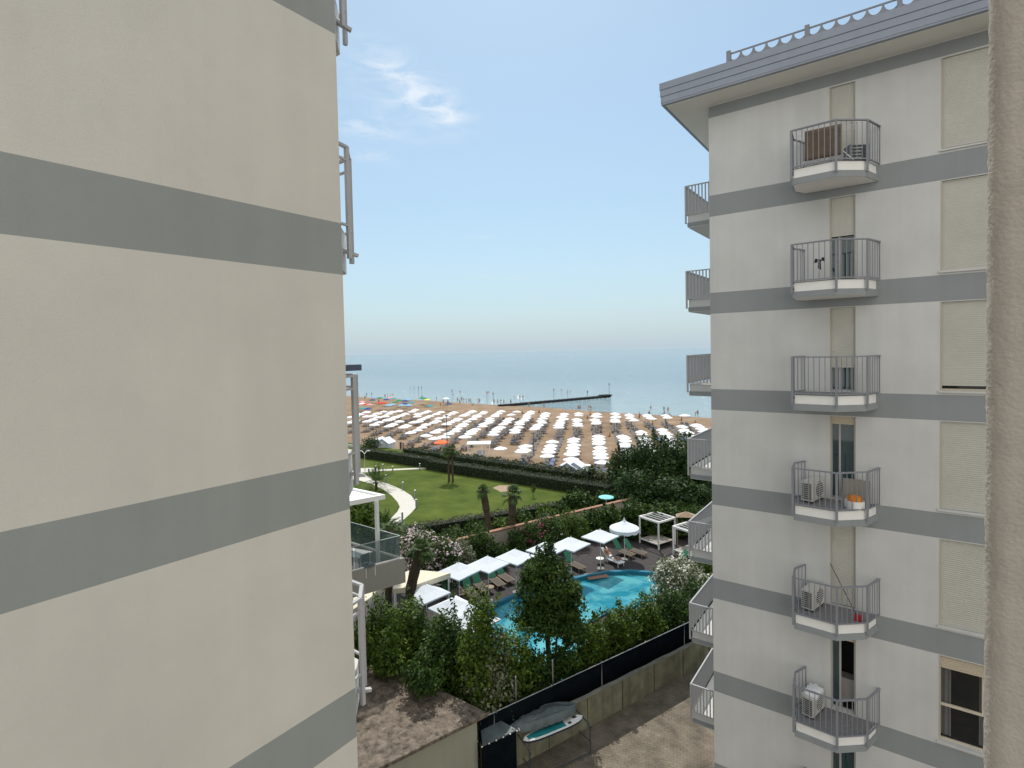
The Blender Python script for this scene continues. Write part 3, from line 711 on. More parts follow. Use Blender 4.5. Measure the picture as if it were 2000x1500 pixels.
def shrub(name, base, blobs, nleaf, size, mleaf, label, cat, group=None, stems=3, seed=0, flowers=None, gap=.35, up=.35, aspect=.55, trunk_r=.05, shell=.5, bark='bark', tips=True):
    """blobs relative to base"""
    rng = np.random.default_rng(seed + 11); root = empty(name, base, 0, label, cat, group)
    C, d = crown_points(blobs, nleaf, rng, shell, gap)
    if tips:       # shoots sticking out of the crown
        k = rng.choice(len(blobs), 26); extra = []
        for i in k:
            b = blobs[i]; a = rng.uniform(0, 6.28); e = rng.uniform(.3, 1.3); dd = np.array([math.cos(a) * math.cos(e), math.sin(a) * math.cos(e), math.sin(e)])
            p = np.array(b[:3]) + dd * np.array(b[3:6]) * .95; t = rng.uniform(0, 1, 26)[:, None] * rng.uniform(.15, .5) * min(1.5, b[5])
            extra.append(p + (dd * .5 + np.array([0, 0, .8])) * t + rng.normal(size=(26, 3)) * .06)
        E_ = np.concatenate(extra); C = np.concatenate([C, E_]); d = np.concatenate([d, rng.normal(size=E_.shape) * .3])
    C[:, 2] = np.maximum(C[:, 2], .04)
    np_mesh('crown', leaf_quads(C, size, rng, up, aspect, d), 4, mleaf, root)
    if flowers:
        fm, fn, fs = flowers; C2, d2 = crown_points(blobs, fn, rng, .12, .1); sel = d2[:, 2] > -.35; C2 = C2[sel] + d2[sel] * .06
        C2 = np.repeat(C2, 4, 0) + rng.normal(size=(len(C2) * 4, 3)) * fs * .7
        np_mesh('blossom', leaf_quads(C2, fs, rng, .8, .9), 4, fm, root)
    mb = MB(); rnd = random.Random(seed)
    for i in range(stems):
        b = blobs[i % len(blobs)]; x0, y0 = rnd.uniform(-.25, .25) * (stems > 1), rnd.uniform(-.25, .25) * (stems > 1)
        top = Vector((b[0], b[1], b[2] + b[5] * .3)); p0 = Vector((x0, y0, -.05)); pts = [p0]; rs = [trunk_r * 1.4]
        for k in range(1, 6):
            t = k / 5; q = p0.lerp(top, t) + Vector((rnd.uniform(-.08, .08), rnd.uniform(-.08, .08), 0)); pts.append(q); rs.append(trunk_r * (1.2 - .95 * t))
        mb.tube(pts, rs, 6)
        for k in range(3):
            a = pts[3 + k % 2]; e = Vector((b[0] + rnd.uniform(-1, 1) * b[3] * .7, b[1] + rnd.uniform(-1, 1) * b[4] * .7, b[2] + rnd.uniform(-.2, .7) * b[5])); mb.cyl(a, e, trunk_r * .4, trunk_r * .12, 5)
    mb.build('trunk', M[bark], root)
    return root


def hedge(name, p0, p1, width, h, z, mleaf, label, nper=420, size=.10, seed=0, top_m=None, cat='hedge', uneven=.05):
    """clipped hedge between p0 and p1 (ground points)"""
    rng = np.random.default_rng(seed); a = Vector((p0[0], p0[1])); b = Vector((p1[0], p1[1])); L = (b - a).length; ang = math.atan2(b.y - a.y, b.x - a.x)
    root = empty(name, (a.x, a.y, z), ang, label, cat)
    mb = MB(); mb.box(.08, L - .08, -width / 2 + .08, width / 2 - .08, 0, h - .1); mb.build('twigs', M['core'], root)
    n = int(nper * L * (width + 2 * h) / 3.5); u = rng.uniform(0, L, n); s = rng.uniform(0, width + 2 * h + .6, n)
    C = np.empty((n, 3)); D = np.zeros((n, 3)); hh = h + uneven * (np.sin(u * 1.7 + seed) + np.sin(u * 4.3) + .8 * np.sin(u * 9.1))
    f = s < h; t = (s >= h) & (s < h + width); r = s >= h + width
    C[:, 0] = u; C[f, 1] = -width / 2; C[f, 2] = s[f] * hh[f] / h; D[f, 1] = -1
    C[t, 1] = (s[t] - h) - width / 2; C[t, 2] = hh[t]; D[t, 2] = 1
    q = np.minimum(s[r] - h - width, h); C[r, 1] = width / 2; C[r, 2] = q * hh[r] / h; D[r, 1] = 1
    e = rng.uniform(0, 1, n) < .06; C[e, 0] = rng.choice([0, L], e.sum()); C[e, 1] = rng.uniform(-width / 2, width / 2, e.sum()); C[e, 2] = rng.uniform(0, h, e.sum())
    C += rng.normal(size=C.shape) * .05
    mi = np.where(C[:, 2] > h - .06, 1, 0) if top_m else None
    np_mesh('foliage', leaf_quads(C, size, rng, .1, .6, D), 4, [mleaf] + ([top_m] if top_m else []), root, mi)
    return root


def palm(base, h, label, r=.13, crown_r=1.0, nf=26, seed=0, lean=(0, 0), skirt=10, fan=True, group=None, trunk=True, twin=None):
    rnd = random.Random(seed); root = empty('palm_tree', base, 0, label, 'palm tree', group)
    bases = [(0, 0)] + ([twin] if twin else [])
    for bx, by in bases:
        top = Vector((lean[0] + bx, lean[1] + by, h))
        mb = MB()
        if trunk:
            pts = []; rs = []
            for k in range(15):
                t = k / 14; pts.append(Vector((bx + lean[0] * t * t, by + lean[1] * t * t, -.05 + (h + .05) * t))); rs.append(r * (1.25 - .25 * t + (.28 if t > .6 else 0) + .12 * (k % 2)))
            mb.tube(pts, rs, 9); mb.build('trunk', M['palmbark'], root)
        fr = MB(); dry = MB()
        def frond(m, az, el, L, droop):
            d = Vector((math.cos(az) * math.cos(el), math.sin(az) * math.cos(el), math.sin(el))); side = Vector((-math.sin(az), math.cos(az), 0))
            pts = [top + d * (L * .5 * t) - Vector((0, 0, droop * L * .25 * t * t)) for t in (0, .5, 1)]
            m.cyl(pts[0], pts[1], .018, .014, 4, False); m.cyl(pts[1], pts[2], .014, .012, 4, False)
            o = pts[2]; dd = (pts[2] - pts[1]).normalized(); nrm = dd.cross(side).normalized()
            if fan:
                k = 12
                for i in range(k):
                    a = R(-100 + 200 * i / (k - 1)); q = dd * math.cos(a) + side * math.sin(a); ln = L * .5 * (1 - .25 * abs(a) / 1.75) * rnd.uniform(.85, 1.05)
                    wv = nrm.cross(q).normalized() * (.035 * L); mid = o + q * ln * .55 + nrm * rnd.uniform(-.03, .03); tip = o + q * ln - Vector((0, 0, ln * (.12 + droop * .35)))
                    m.add([o, mid - wv, tip, mid + wv], [(0, 1, 2, 3)])
            else:
                k = 16
                for i in range(k):
                    t = .15 + .85 * i / (k - 1); c = top + d * (L * t) - Vector((0, 0, droop * L * .5 * t * t))
                    for sg in (-1, 1):
                        q = (side * sg + d * .7 + Vector((0, 0, .25))).normalized(); ln = L * .34 * (1 - .6 * abs(t - .45)); wv = d * .028
                        m.add([c, c + q * ln * .5 - wv, c + q * ln - Vector((0, 0, ln * .3)), c + q * ln * .5 + wv], [(0, 1, 2, 3)])
        for i in range(nf): frond(fr, rnd.uniform(0, 6.28), R(rnd.uniform(-25, 80)), crown_r * rnd.uniform(.8, 1.1), rnd.uniform(.2, .9))
        fr.build('crown', M['frond'], root)
        if skirt:
            for i in range(skirt): frond(dry, rnd.uniform(0, 6.28), R(rnd.uniform(-85, -45)), crown_r * rnd.uniform(.5, .8), .3)
            dry.build('dry_fronds', M['dryfrond'], root)
    return root


# ------------------------------------------------------------------ boundary wall, fence and street side
FP = Vector((-11.18, 19.2)); FD = Vector((.345, .9386)).normalized(); FN = Vector((-FD.y, FD.x))      # FN points to the pool side
def fl(t, o=0): return FP + FD * t + FN * o


fw_root = empty('retaining_wall', (FP.x, FP.y, 0), 0, 'low stained concrete wall running along the edge of the street under the dark fence', 'wall')
mb = MB(); T0, T1 = -4.4, 19
p = [fl(T0) - FP, fl(T1) - FP, fl(T1, .22) - FP, fl(T0, .22) - FP]; mb.prism([q[:] for q in p], 0, 1.34); mb.build('wall_face', M['concrete'], fw_root)
for i in range(11):
    q = fl(T0 + 1 + i * 2.1, -.008) - FP; q2 = q + FD * .03; q3 = q2 + FN * .006; q4 = q + FN * .006
    MB().prism([q[:], q2[:], q3[:], q4[:]], .02, 1.33).build('joint', M['core'], fw_root)
mb = MB(); p = [fl(T0, -.03) - FP, fl(T1, -.03) - FP, fl(T1, .25) - FP, fl(T0, .25) - FP]; mb.prism([q[:] for q in p], 1.343, 1.41); mb.build('coping', M['concretecap'], fw_root)
fe = empty('mesh_fence', (FP.x, FP.y, 0), 0, 'fence hung with black windscreen mesh standing on the concrete wall', 'fence')
mb = MB(); a = fl(T0, .12) - FP; b = fl(T1, .12) - FP
k = 60; vs = []
for i in range(k + 1):
    q = a + (b - a) * i / k; o_ = .02 * math.sin(i * 1.3); vs += [(q.x + FN.x * o_, q.y + FN.y * o_, 1.412), (q.x, q.y, 2.46 - .012 * abs(math.sin(i * .9)))]
mb.add(vs, [(2 * i, 2 * i + 2, 2 * i + 3, 2 * i + 1) for i in range(k)]); o = mb.build('windscreen', M['mesh'], fe, True); sm = o.modifiers.new('s', 'SOLIDIFY'); sm.thickness = .01
mb = MB(); mb.cyl((a.x, a.y, 2.47), (b.x, b.y, 2.47), .018, n=6); mb.build('top_rail', M['metal'], fe)
for i in range(9):
    q = fl(T0 + .6 + i * 2.8, .14) - FP; MB().cyl((q.x, q.y, 1.41), (q.x, q.y, 2.5), .022, n=6).build('post', M['metal'], fe)
# two taller bare posts behind the fence
for i, (px, py, lab) in enumerate(((1008, 1374, 'thin pale metal post behind the fence nearer the flat roof'), (1080, 1342, 'thin pale metal post behind the fence below the tall tree'))):
    q = at_line(px, py, fl(0, .45), FD)
    o = empty('metal_post', (q.x, q.y, 0), 0, lab, 'post', 'pale posts behind the fence'); mb = MB(); h = at_line(px, py - 52, fl(0, .45), FD).z; mb.cyl((0, 0, 0), (0, 0, h), .03, n=8); mb.lathe([(.03, h), (.045, h + .01), (.03, h + .05), (0, h + .06)]); mb.build('post_tube', M['metal'], o)

# low building with stained flat roof
lo = empty('flat_roofed_outbuilding', (-14, 12, 0), 0, 'low outbuilding with stained flat concrete roof beside the boats', 'outbuilding')
c1 = at(955, 1392, 3.0); dD = Vector((.305, .952)); e1 = Vector((c1.x, c1.y)) - dD * 11
poly = [(c1.x, c1.y), (-21.5, c1.y - .1), (-21.5, 2.5), (e1.x, e1.y)]
mb = MB(); mb.prism([(a + 14, b - 12) for a, b in poly], 2.86, 3.0); bevel(mb.build('roof', M['roofslab'], lo), .03)
ip = [(c1.x - .38, c1.y - .25), (-21.2, c1.y - .35), (-21.2, 2.9), (e1.x - .38, e1.y + .3)]
mb = MB(); mb.prism([(a + 14, b - 12) for a, b in ip], 0, 2.86); mb.build('wall', M['olivewall'], lo)

# dark shelter with studded sheet top
q = [at(938, 1412, 2.0), at(962, 1399, 2.0), at(1010, 1426, 2.0), at(942, 1457, 2.0)]
sh = empty('storage_shelter', (q[3].x, q[3].y, 0), 0, 'dark storage shelter with grey sheet top beside the low outbuilding', 'shelter')
O3 = q[3].copy(); O3.z = 0
mb = MB(); mb.prism([(v.x - O3.x, v.y - O3.y) for v in q], 1.97, 2.02); mb.build('sheet_top', M['tarp'], sh)
mb = MB(); ins = [(v - O3) for v in q]; cc = sum(ins, Vector()) / 4; ins = [v.lerp(cc, .04) for v in ins]; mb.prism([(v.x, v.y) for v in ins], 0, 1.96); mb.build('side_cloth', M['mesh'], sh)
mb = MB()
for k in range(6):
    v = q[3].lerp(q[2], k / 5) - O3; mb = MB(); mb.lathe([(.0, .02), (.03, .01), (.03, -.02), (0, -.03)], (v.x, v.y - .02, 1.99), 8); mb.build('stud', M['white'], sh)

# boat rack with covered boat and paddle board
ra = at(1003, 1424, 1.55); rb_ = at(1118, 1375, 1.75); ctr = (ra + rb_) / 2; L = (Vector((rb_.x, rb_.y)) - Vector((ra.x, ra.y))).length; ang = math.atan2(rb_.y - ra.y, rb_.x - ra.x)
boat = empty('covered_boat', (ctr.x - .05, ctr.y + .1, 1.46), ang, 'boat wrapped in a grey tarpaulin resting on the rack by the concrete wall', 'boat')
def hull(L, W, H, mb, n=26, m=12, keel=.5, folds=.03, top=True):
    vs = []
    for i in range(n + 1):
        t = i / n; u = 2 * t - 1; ww = W / 2 * (1 - abs(u) ** 3.2) ** .6; hh = H * (1 - .45 * abs(u) ** 2.5)
        for j in range(m + 1):
            a = math.pi * j / m; x = u * L / 2; y = ww * math.cos(a) * (1 + folds * math.sin(i * 2.3 + j)); z = hh * (math.sin(a) ** .8) * (1 + folds * 1.5 * math.sin(i * 1.9 + j * 2))
            vs.append((x, y, z))
    mb.add(vs, [(i * (m + 1) + j, (i + 1) * (m + 1) + j, (i + 1) * (m + 1) + j + 1, i * (m + 1) + j + 1) for i in range(n) for j in range(m)])
    mb.add([(v[0], v[1], 0) for i, v in enumerate(vs) if i % (m + 1) in (0, m)], [(2 * i, 2 * i + 1, 2 * i + 3, 2 * i + 2) for i in range(n)])
mb = MB(); hull(L * 1.12, .84, .38, mb, folds=.06); mb.build('tarpaulin', M['tarp'], boat, True)
mb = MB(); mb.tube([Vector((-L / 2 + L * i / 12, .10 * math.sin(i), .38 * (1 - .45 * abs(2 * i / 12 - 1) ** 2.5) + .03)) for i in range(13)], [.022] * 13, 6); mb.build('tie_strap', M['slate'], boat)
for sy in (-.26, .27):
    MB().tube([Vector((-L / 2 + .1 + (L - .2) * i / 12, sy * (1 - .5 * abs(i / 6 - 1) ** 3), .33 * (1 - .45 * abs(2 * i / 12 - 1) ** 2.5) + .015)) for i in range(13)], [.03] * 13, 6).build('hull_rib', M['tarp'], boat)
mb = MB(); mb.tube([Vector((-L / 2 + .1, -.3 + .1 * i, .12 + .03 * (i % 2))) for i in range(7)], [.03] * 7, 6); mb.build('bow_rope', M['white'], boat)
pa = at(1022, 1446, 1.3); pb = at(1138, 1398, 1.3); ctr = (pa + pb) / 2; L = (pb - pa).length; ang = math.atan2(pb.y - pa.y, pb.x - pa.x)
bd = empty('paddle_board', (ctr.x, ctr.y, 1.22), ang, 'white and teal paddle board lying on the rack before the covered boat', 'paddle board')
def board(mb, z0, z1, L, W, x0=-1, x1=1, inset=0):
    n = 24; pts = []
    for i in range(n + 1):
        u = x0 + (x1 - x0) * i / n; pts.append((u * L / 2, W / 2 * (1 - abs(u) ** 3.5) ** .55 - inset))
    mb.prism(pts + [(a, -b) for a, b in reversed(pts)], z0, z1)
mb = MB(); board(mb, 0, .06, L, .50); mb.build('underside', M['navy'], bd); mb = MB(); board(mb, .061, .10, L * .995, .48); mb.build('deck', M['white'], bd)
mb = MB(); board(mb, .101, .108, L, .46, -.86, .35, .05); mb.build('deck_pad', M['teal'], bd)
MB().box(L * .22, L * .27, -.16, -.06, .101, .125).build('handle', M['slate'], bd)
MB().box(L * .34, L * .40, .02, .14, .101, .125).build('fin_box', M['slate'], bd)
rk = empty('boat_rack', (ctr.x, ctr.y, 0), ang, 'grey tube rack holding the covered boat and the board off the paving', 'rack')
for sx in (-1.4, 1.4):
    MB().cyl((sx, -.5, 0), (sx, -.5, 1.2), .03, n=8).build('leg', M['slate'], rk); MB().cyl((sx, 1.15, 0), (sx, 1.15, 1.32), .03, n=8).build('leg', M['slate'], rk)
    MB().cyl((sx, -.62, 1.2), (sx, 1.25, 1.32), .028, n=8).build('arm', M['slate'], rk); MB().cyl((sx, -.5, .55), (sx + .35, .9, .02), .02, n=8).build('brace', M['slate'], rk)
MB().cyl((-1.4, -.5, .1), (1.4, -.5, .1), .025, n=8).build('foot_rail', M['slate'], rk)

# ------------------------------------------------------------------ bushes and trees between street and pool
BL = 'bushes along the pool fence'
def row_blob(px, ptop, pbot, halfw_px, off=1.3, P=None, D=None):
    """crown size measured in the photograph on the upright plane of the row"""
    P = P or fl(0, off); D = D or FD
    t = at_line(px, ptop, P, D); b = at_line(px, pbot, P, D); s = (Vector((t.x, t.y, 0)) - Vector((0, 0, 0))).length
    w_ = halfw_px * s / F * 1.02
    return t, b, w_


specs = [  # px, top, bottom, half width, depth half, label, leaf, n, seed
    (745, 1172, 1330, 46, 'bright green bush at the far left behind the flat roof, beside the white balcony', 'leafA', 9000, 1),
    (800, 1168, 1340, 50, 'wide bright green bush behind the flat roof below the leaning palm', 'leafA', 9500, 2),
    (868, 1190, 1370, 46, 'dense green bush behind the middle of the flat roof', 'leafB', 9000, 3),
]
PB = Vector((-17, 15.9)); DB = Vector((1, 0))
for (px, pt, pb, hw, lab, lm, n, sd_) in specs:
    t, b, w_ = row_blob(px, pt, pb, hw, P=PB, D=DB); H = t.z
    bl = [(0, 0, H * .72, w_ * .9, .9, H * .27), (-w_ * .45, .1, H * .5, w_ * .7, .9, H * .3), (w_ * .5, 0, H * .5, w_ * .7, .9, H * .32), (0, -.1, H * .28, w_ * .95, .5, H * .26), (0, -1.0, H * .62, w_ * .9, .75, H * .18), (w_ * .3, -1.7, 3.75, w_ * .8, .6, .55)]
    w_ = 0; shrub('bush', (t.x, t.y, 0), bl, int(n * 1.8), .15, M[lm], lab, 'bush', BL, 4, sd_, gap=.6)
specs = [
    (938, 1138, 1330, 34, 'slim upright tree with a pointed top left of the pool tip', 'leafA', 5200, 5, .8),
    (955, 1235, 1400, 50, 'spreading bush with grey green leaves below the pool tip', 'leafC', 3600, 6, .9),
    (1000, 1225, 1330, 44, 'loose pale leaved bush in front of the shallow end of the pool', 'leafA', 3800, 7, .9),
    (1040, 1262, 1350, 40, 'thin dark bush under the tall tree', 'leafB', 3400, 8, .8),
    (1098, 1258, 1330, 30, 'narrow dark bush beside the bright strip of pool', 'leafB', 2800, 9, .7),
    (1152, 1205, 1330, 34, 'bush with an upright feathery top right of the bright strip of pool', 'leafA', 4600, 10, .9),
    (1205, 1182, 1310, 34, 'rounded yellow green bush at the near pool edge', 'leafA', 4600, 11, .9),
    (1258, 1165, 1290, 34, 'rounded bush between the yellow green one and the white flowering oleander', 'leafA', 4600, 12, .9),
    (1312, 1150, 1270, 36, 'dark bush below the white flowering oleander', 'leafB', 4600, 13, .9),
    (1368, 1130, 1250, 40, 'dark bush beside the corner of the right building', 'leafB', 4800, 14, .9),
]
for (px, pt, pb, hw, lab, lm, n, sd_, dy) in specs:
    t, b, w_ = row_blob(px, pt, pb, hw); H = t.z; w_ *= 1.15; dy *= 1.15
    bl = [(0, 0, H * .78, w_ * .75, dy * .8, H * .2), (-w_ * .35 * FD.x, -w_ * .35 * FD.y, H * .52, w_ * .85, dy, H * .28), (w_ * .35 * FD.x, w_ * .35 * FD.y, H * .5, w_ * .85, dy, H * .3), (0, 0, H * .25, w_ * .9, dy, H * .22)]
    shrub('bush', (t.x, t.y, 0), bl, int(n * 1.6), .15, M[lm], lab, 'bush', BL, 3, sd_, gap=.35 if n < 3700 else .55)
# tall tree in front of the pool
t, b, w_ = row_blob(1068, 1058, 1245, 68, 1.9); H = t.z; zb = b.z
bl = [(.0, 0, H - .6, .4, .4, .6), (.3, -.1, H - 1.1, w_ * .5, .7, .6), (-.5, 0, H - 1.5, w_ * .55, .8, .65), (.45, .1, H - 2.0, w_ * .75, .95, .75), (-.55, .1, H - 2.5, w_ * .75, 1.0, .8), (.7, .25, H - 2.9, w_ * .6, 1.0, .7), (-.2, -.35, H - 3.4, w_ * .95, 1.0, .75), (.55, .3, zb + .75, w_ * .75, .9, .6), (-.75, -.1, zb + .7, w_ * .6, .8, .5), (1.15, .3, H - 2.1, .38, .45, .55), (-1.05, -.1, H - 1.75, .34, .4, .5), (1.0, .3, zb + .15, .45, .45, .5), (.15, .1, H - .05, .16, .16, .35), (-.45, 0, H - .75, .2, .2, .4)]
shrub('tree', (t.x, t.y, 0), bl, 19000, .155, M['leafB'], 'tall broad tree standing alone in front of the middle of the pool', 'tree', None, 5, 21, gap=.22, trunk_r=.07)

# oleander with white flowers at the right pool end
PO = Vector((-12.3, 34.5)); 
def free_blob(px, ptop, hw, base_px_y, z=0):
    g = at(px, base_px_y, z); d = Vector((g.x, g.y)).length; top = at_line(px, ptop, (g.x, g.y), (math.cos(R(36)), math.sin(R(36)))).z - z; return g, hw * d / F, top
for (px, pt, hw, by, lab, lm, n, sd_, fl_, cat) in [
    (1332, 1090, 58, 1205, 'oleander covered in white flowers at the right end of the pool', 'leafC', 11000, 31, ('whitefl', 600, .13), 'oleander'),
    (1376, 1085, 26, 1180, 'bright green bush behind the white oleander at the building corner', 'leafA', 4200, 32, None, 'bush'),
    (818, 1030, 44, 1150, 'large oleander full of pale pink flowers behind the leaning palm', 'leafB', 6800, 33, ('pinkfl', 560, .17), 'oleander'),
    (872, 1048, 34, 1150, 'smaller oleander with pale pink flowers right of the large one', 'leafB', 5000, 34, ('pinkfl', 330, .16), 'oleander'),
    (905, 1055, 30, 1125, 'greyish shrub between the oleanders and the green bush', 'leafC', 3000, 35, None, 'bush'),
    (940, 1032, 34, 1105, 'round dark green bush under the first garden palm', 'leafB', 4600, 36, None, 'bush'),
    (975, 1062, 24, 1108, 'low dark bush at the foot of the beige wall', 'leafB', 2600, 37, None, 'bush'),
    (1040, 1020, 30, 1085, 'shrub with magenta flowers beside the beige wall', 'leafB', 4200, 38, ('magfl', 110, .13), 'oleander'),
    (1072, 1000, 36, 1075, 'shrub dotted with faint pink flowers right of the magenta one', 'leafB', 4600, 39, ('pinkfl', 40, .12), 'oleander'),
    (1118, 998, 36, 1062, 'green shrub behind the pool umbrellas', 'leafA', 4200, 40, None, 'bush'),
    (1160, 1000, 34, 1050, 'dark shrub left of the scalloped umbrella', 'leafB', 3800, 41, None, 'bush'),
    (1130, 958, 32, 1005, 'dark bush at the corner of the lawn', 'leafB', 3600, 42, None, 'bush'),
    (1185, 962, 30, 1000, 'low dark bush below the street lamp', 'leafB', 3000, 43, None, 'bush'),
    (1192, 985, 30, 1052, 'dark bush before the right part of the beige wall', 'leafB', 3600, 61, None, 'bush'),
    (1236, 978, 30, 1050, 'dark bush behind the scalloped umbrella', 'leafB', 3600, 62, None, 'bush'),
    (1275, 985, 34, 1046, 'shaded bush behind the left half of the white pergola', 'leafB', 4200, 63, None, 'bush'),
    (1318, 985, 34, 1046, 'shaded bush behind the right half of the white pergola', 'leafB', 4200, 64, None, 'bush'),
    (1362, 985, 34, 1050, 'shaded bush behind the second pergola', 'leafB', 4200, 65, None, 'bush'),
    (1085, 1018, 26, 1072, 'green bush right behind the second pool umbrella', 'leafA', 2800, 66, None, 'bush'),
    (1010, 1035, 24, 1090, 'dark bush between the two garden palms and the magenta shrub', 'leafB', 2800, 67, None, 'bush'),
    (712, 968, 46, 1075, 'dense green hedge like shrub behind the roof terrace', 'leafA', 7000, 45, None, 'bush'),
    (725, 852, 22, 880, 'dark round bush beside the two beach cabins on the left', 'hedge', 1800, 46, None, 'bush'),
    (1155, 905, 22, 945, 'round bush behind the street lamp at the beach cabins', 'hedge', 1800, 47, None, 'bush'),
    (1178, 915, 22, 950, 'pale loose bush right of the beach cabins', 'leafC', 1500, 48, None, 'bush'),
]:
    g, w_, H = free_blob(px, pt, hw, by)
    bl = [(0, 0, H * .72, w_ * .75, w_ * .7, H * .27), (-w_ * .4, .2, H * .48, w_ * .65, w_ * .65, H * .32), (w_ * .4, 0, H * .48, w_ * .65, w_ * .65, H * .32), (0, -.2, H * .25, w_ * .9, w_ * .8, H * .24)]
    shrub('oleander' if cat == 'oleander' else 'bush', (g.x, g.y, 0), bl, n, .15 if g.length < 45 else .24, M[lm], lab, cat, None, 3, sd_, flowers=(M[fl_[0]], fl_[1], fl_[2]) if fl_ else None, tips=g.length < 60)

# pine trees beside the right building
for (px, pt, hw, by, lab, n, sd_) in [
    (1225, 872, 40, 975, 'dark pine nearest the beach umbrellas, lower left of the group', 7500, 51), (1275, 846, 46, 985, 'tallest rounded pine in the middle of the group', 9000, 52), (1335, 846, 44, 985, 'broad pine right of the tallest one', 9000, 53),
    (1380, 862, 34, 990, 'pine partly hidden behind the corner balconies', 7000, 54), (1245, 915, 46, 1005, 'dark low pine in front of the lower left one', 7500, 55), (1315, 930, 52, 1015, 'dark pine in shade above the white pergolas', 8500, 56), (1375, 945, 42, 1020, 'low dark pine behind the second pergola', 7000, 57)]:
    g, w_, H = free_blob(px, pt, hw, by)
    bl = [(0, 0, H * .76, w_ * .8, w_ * .8, H * .22), (-w_ * .45, .4, H * .58, w_ * .7, w_ * .7, H * .22), (w_ * .5, -.4, H * .56, w_ * .68, w_ * .7, H * .23), (0, -.6, H * .42, w_ * .85, w_ * .8, H * .22), (.3, .5, H * .25, w_ * .8, w_ * .8, H * .2)]
    shrub('pine_tree', (g.x, g.y, 0), bl, n, .34, M['pine'], lab, 'pine tree', 'pine trees beside the right building', 1, sd_, gap=.5, trunk_r=.16, up=.2, aspect=.35, shell=.35)

# ------------------------------------------------------------------ hedges, garden wall
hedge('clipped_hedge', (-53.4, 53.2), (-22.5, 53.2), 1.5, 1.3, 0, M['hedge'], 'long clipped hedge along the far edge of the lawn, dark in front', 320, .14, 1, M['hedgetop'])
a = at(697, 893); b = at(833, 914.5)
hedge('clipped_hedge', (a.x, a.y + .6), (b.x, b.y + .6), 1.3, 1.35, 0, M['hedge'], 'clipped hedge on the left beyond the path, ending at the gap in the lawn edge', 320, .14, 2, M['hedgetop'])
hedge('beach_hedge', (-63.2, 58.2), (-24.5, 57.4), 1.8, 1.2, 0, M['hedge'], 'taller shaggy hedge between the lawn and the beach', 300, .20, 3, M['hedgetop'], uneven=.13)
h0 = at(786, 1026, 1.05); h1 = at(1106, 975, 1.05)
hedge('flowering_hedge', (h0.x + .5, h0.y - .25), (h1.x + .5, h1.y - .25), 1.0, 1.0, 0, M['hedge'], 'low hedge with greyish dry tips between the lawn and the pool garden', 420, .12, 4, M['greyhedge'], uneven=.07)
gw = empty('garden_wall', (-30, 33, 0), 0, 'beige garden wall with terracotta cap behind the oleanders', 'wall')
w0 = at(950, 1040, 2.0); w1 = at(1242, 967, 2.2); dd = Vector((w1.x - w0.x, w1.y - w0.y)).normalized(); nn = Vector((-dd.y, dd.x)) * .12; w0v = Vector((w0.x, w0.y)) - dd * 5; w1v = Vector((w1.x, w1.y)) + dd * 2
O4 = Vector((-30, 33))
mb = MB(); mb.prism([(v - O4)[:] for v in (w0v - nn, w1v - nn, w1v + nn, w0v + nn)], 0, 1.95); mb.build('wall_face', M['beigewall'], gw)
mb = MB(); mb.prism([(v - O4)[:] for v in (w0v - nn * 1.6, w1v - nn * 1.6, w1v + nn * 1.6, w0v + nn * 1.6)], 1.953, 2.03); mb.build('cap', M['terracotta'], gw)

rng = np.random.default_rng(77); n = 9000
t_ = rng.uniform(-.02, 1.05, n); o_ = rng.uniform(0.7, 4.2, n)
A_ = np.array([-35.4, 31.4]); B_ = np.array([-27.4, 49.0]); dv = (B_ - A_); ln_ = np.linalg.norm(dv); nv = np.array([dv[1], -dv[0]]) / ln_
C = np.zeros((n, 3)); C[:, :2] = A_ + dv * t_[:, None] + nv * o_[:, None]; C[:, 2] = rng.uniform(.02, .5, n) * (.5 + .5 * np.sin(C[:, 0] * 2.1) * np.sin(C[:, 1] * 1.7)) + .03
tag(np_mesh('ground_cover', leaf_quads(C, .20, rng, .8, .7), 4, M['leafB']), 'low green ground cover plants between the hedge and the beige wall', 'ground cover', None, 'stuff')
for k, (u_, o2, h_, lm) in enumerate([(.08, 2.2, 1.0, 'leafA'), (.2, 3.2, 1.2, 'leafB'), (.33, 2.0, 1.0, 'leafB'), (.45, 3.0, 1.2, 'leafA'), (.58, 2.0, 1.1, 'leafB'), (.7, 2.8, 1.3, 'leafA'), (.83, 2.0, 1.2, 'leafB'), (.95, 2.6, 1.4, 'leafB')]):
    p = A_ + dv * u_ + nv * o2
    shrub('bush', (p[0], p[1], 0), [(0, 0, h_ * .62, 1.0, 1.0, h_ * .36), (-.5, .3, h_ * .4, .8, .8, h_ * .33), (.6, -.3, h_ * .35, .8, .8, h_ * .3)], 2300, .2, M[lm], ['first', 'second', 'third', 'fourth', 'fifth', 'sixth', 'seventh', 'eighth'][k] + ' bush from the near end in the bed behind the beige garden wall', 'bush', 'bushes in the bed behind the garden wall', 3, 90 + k)
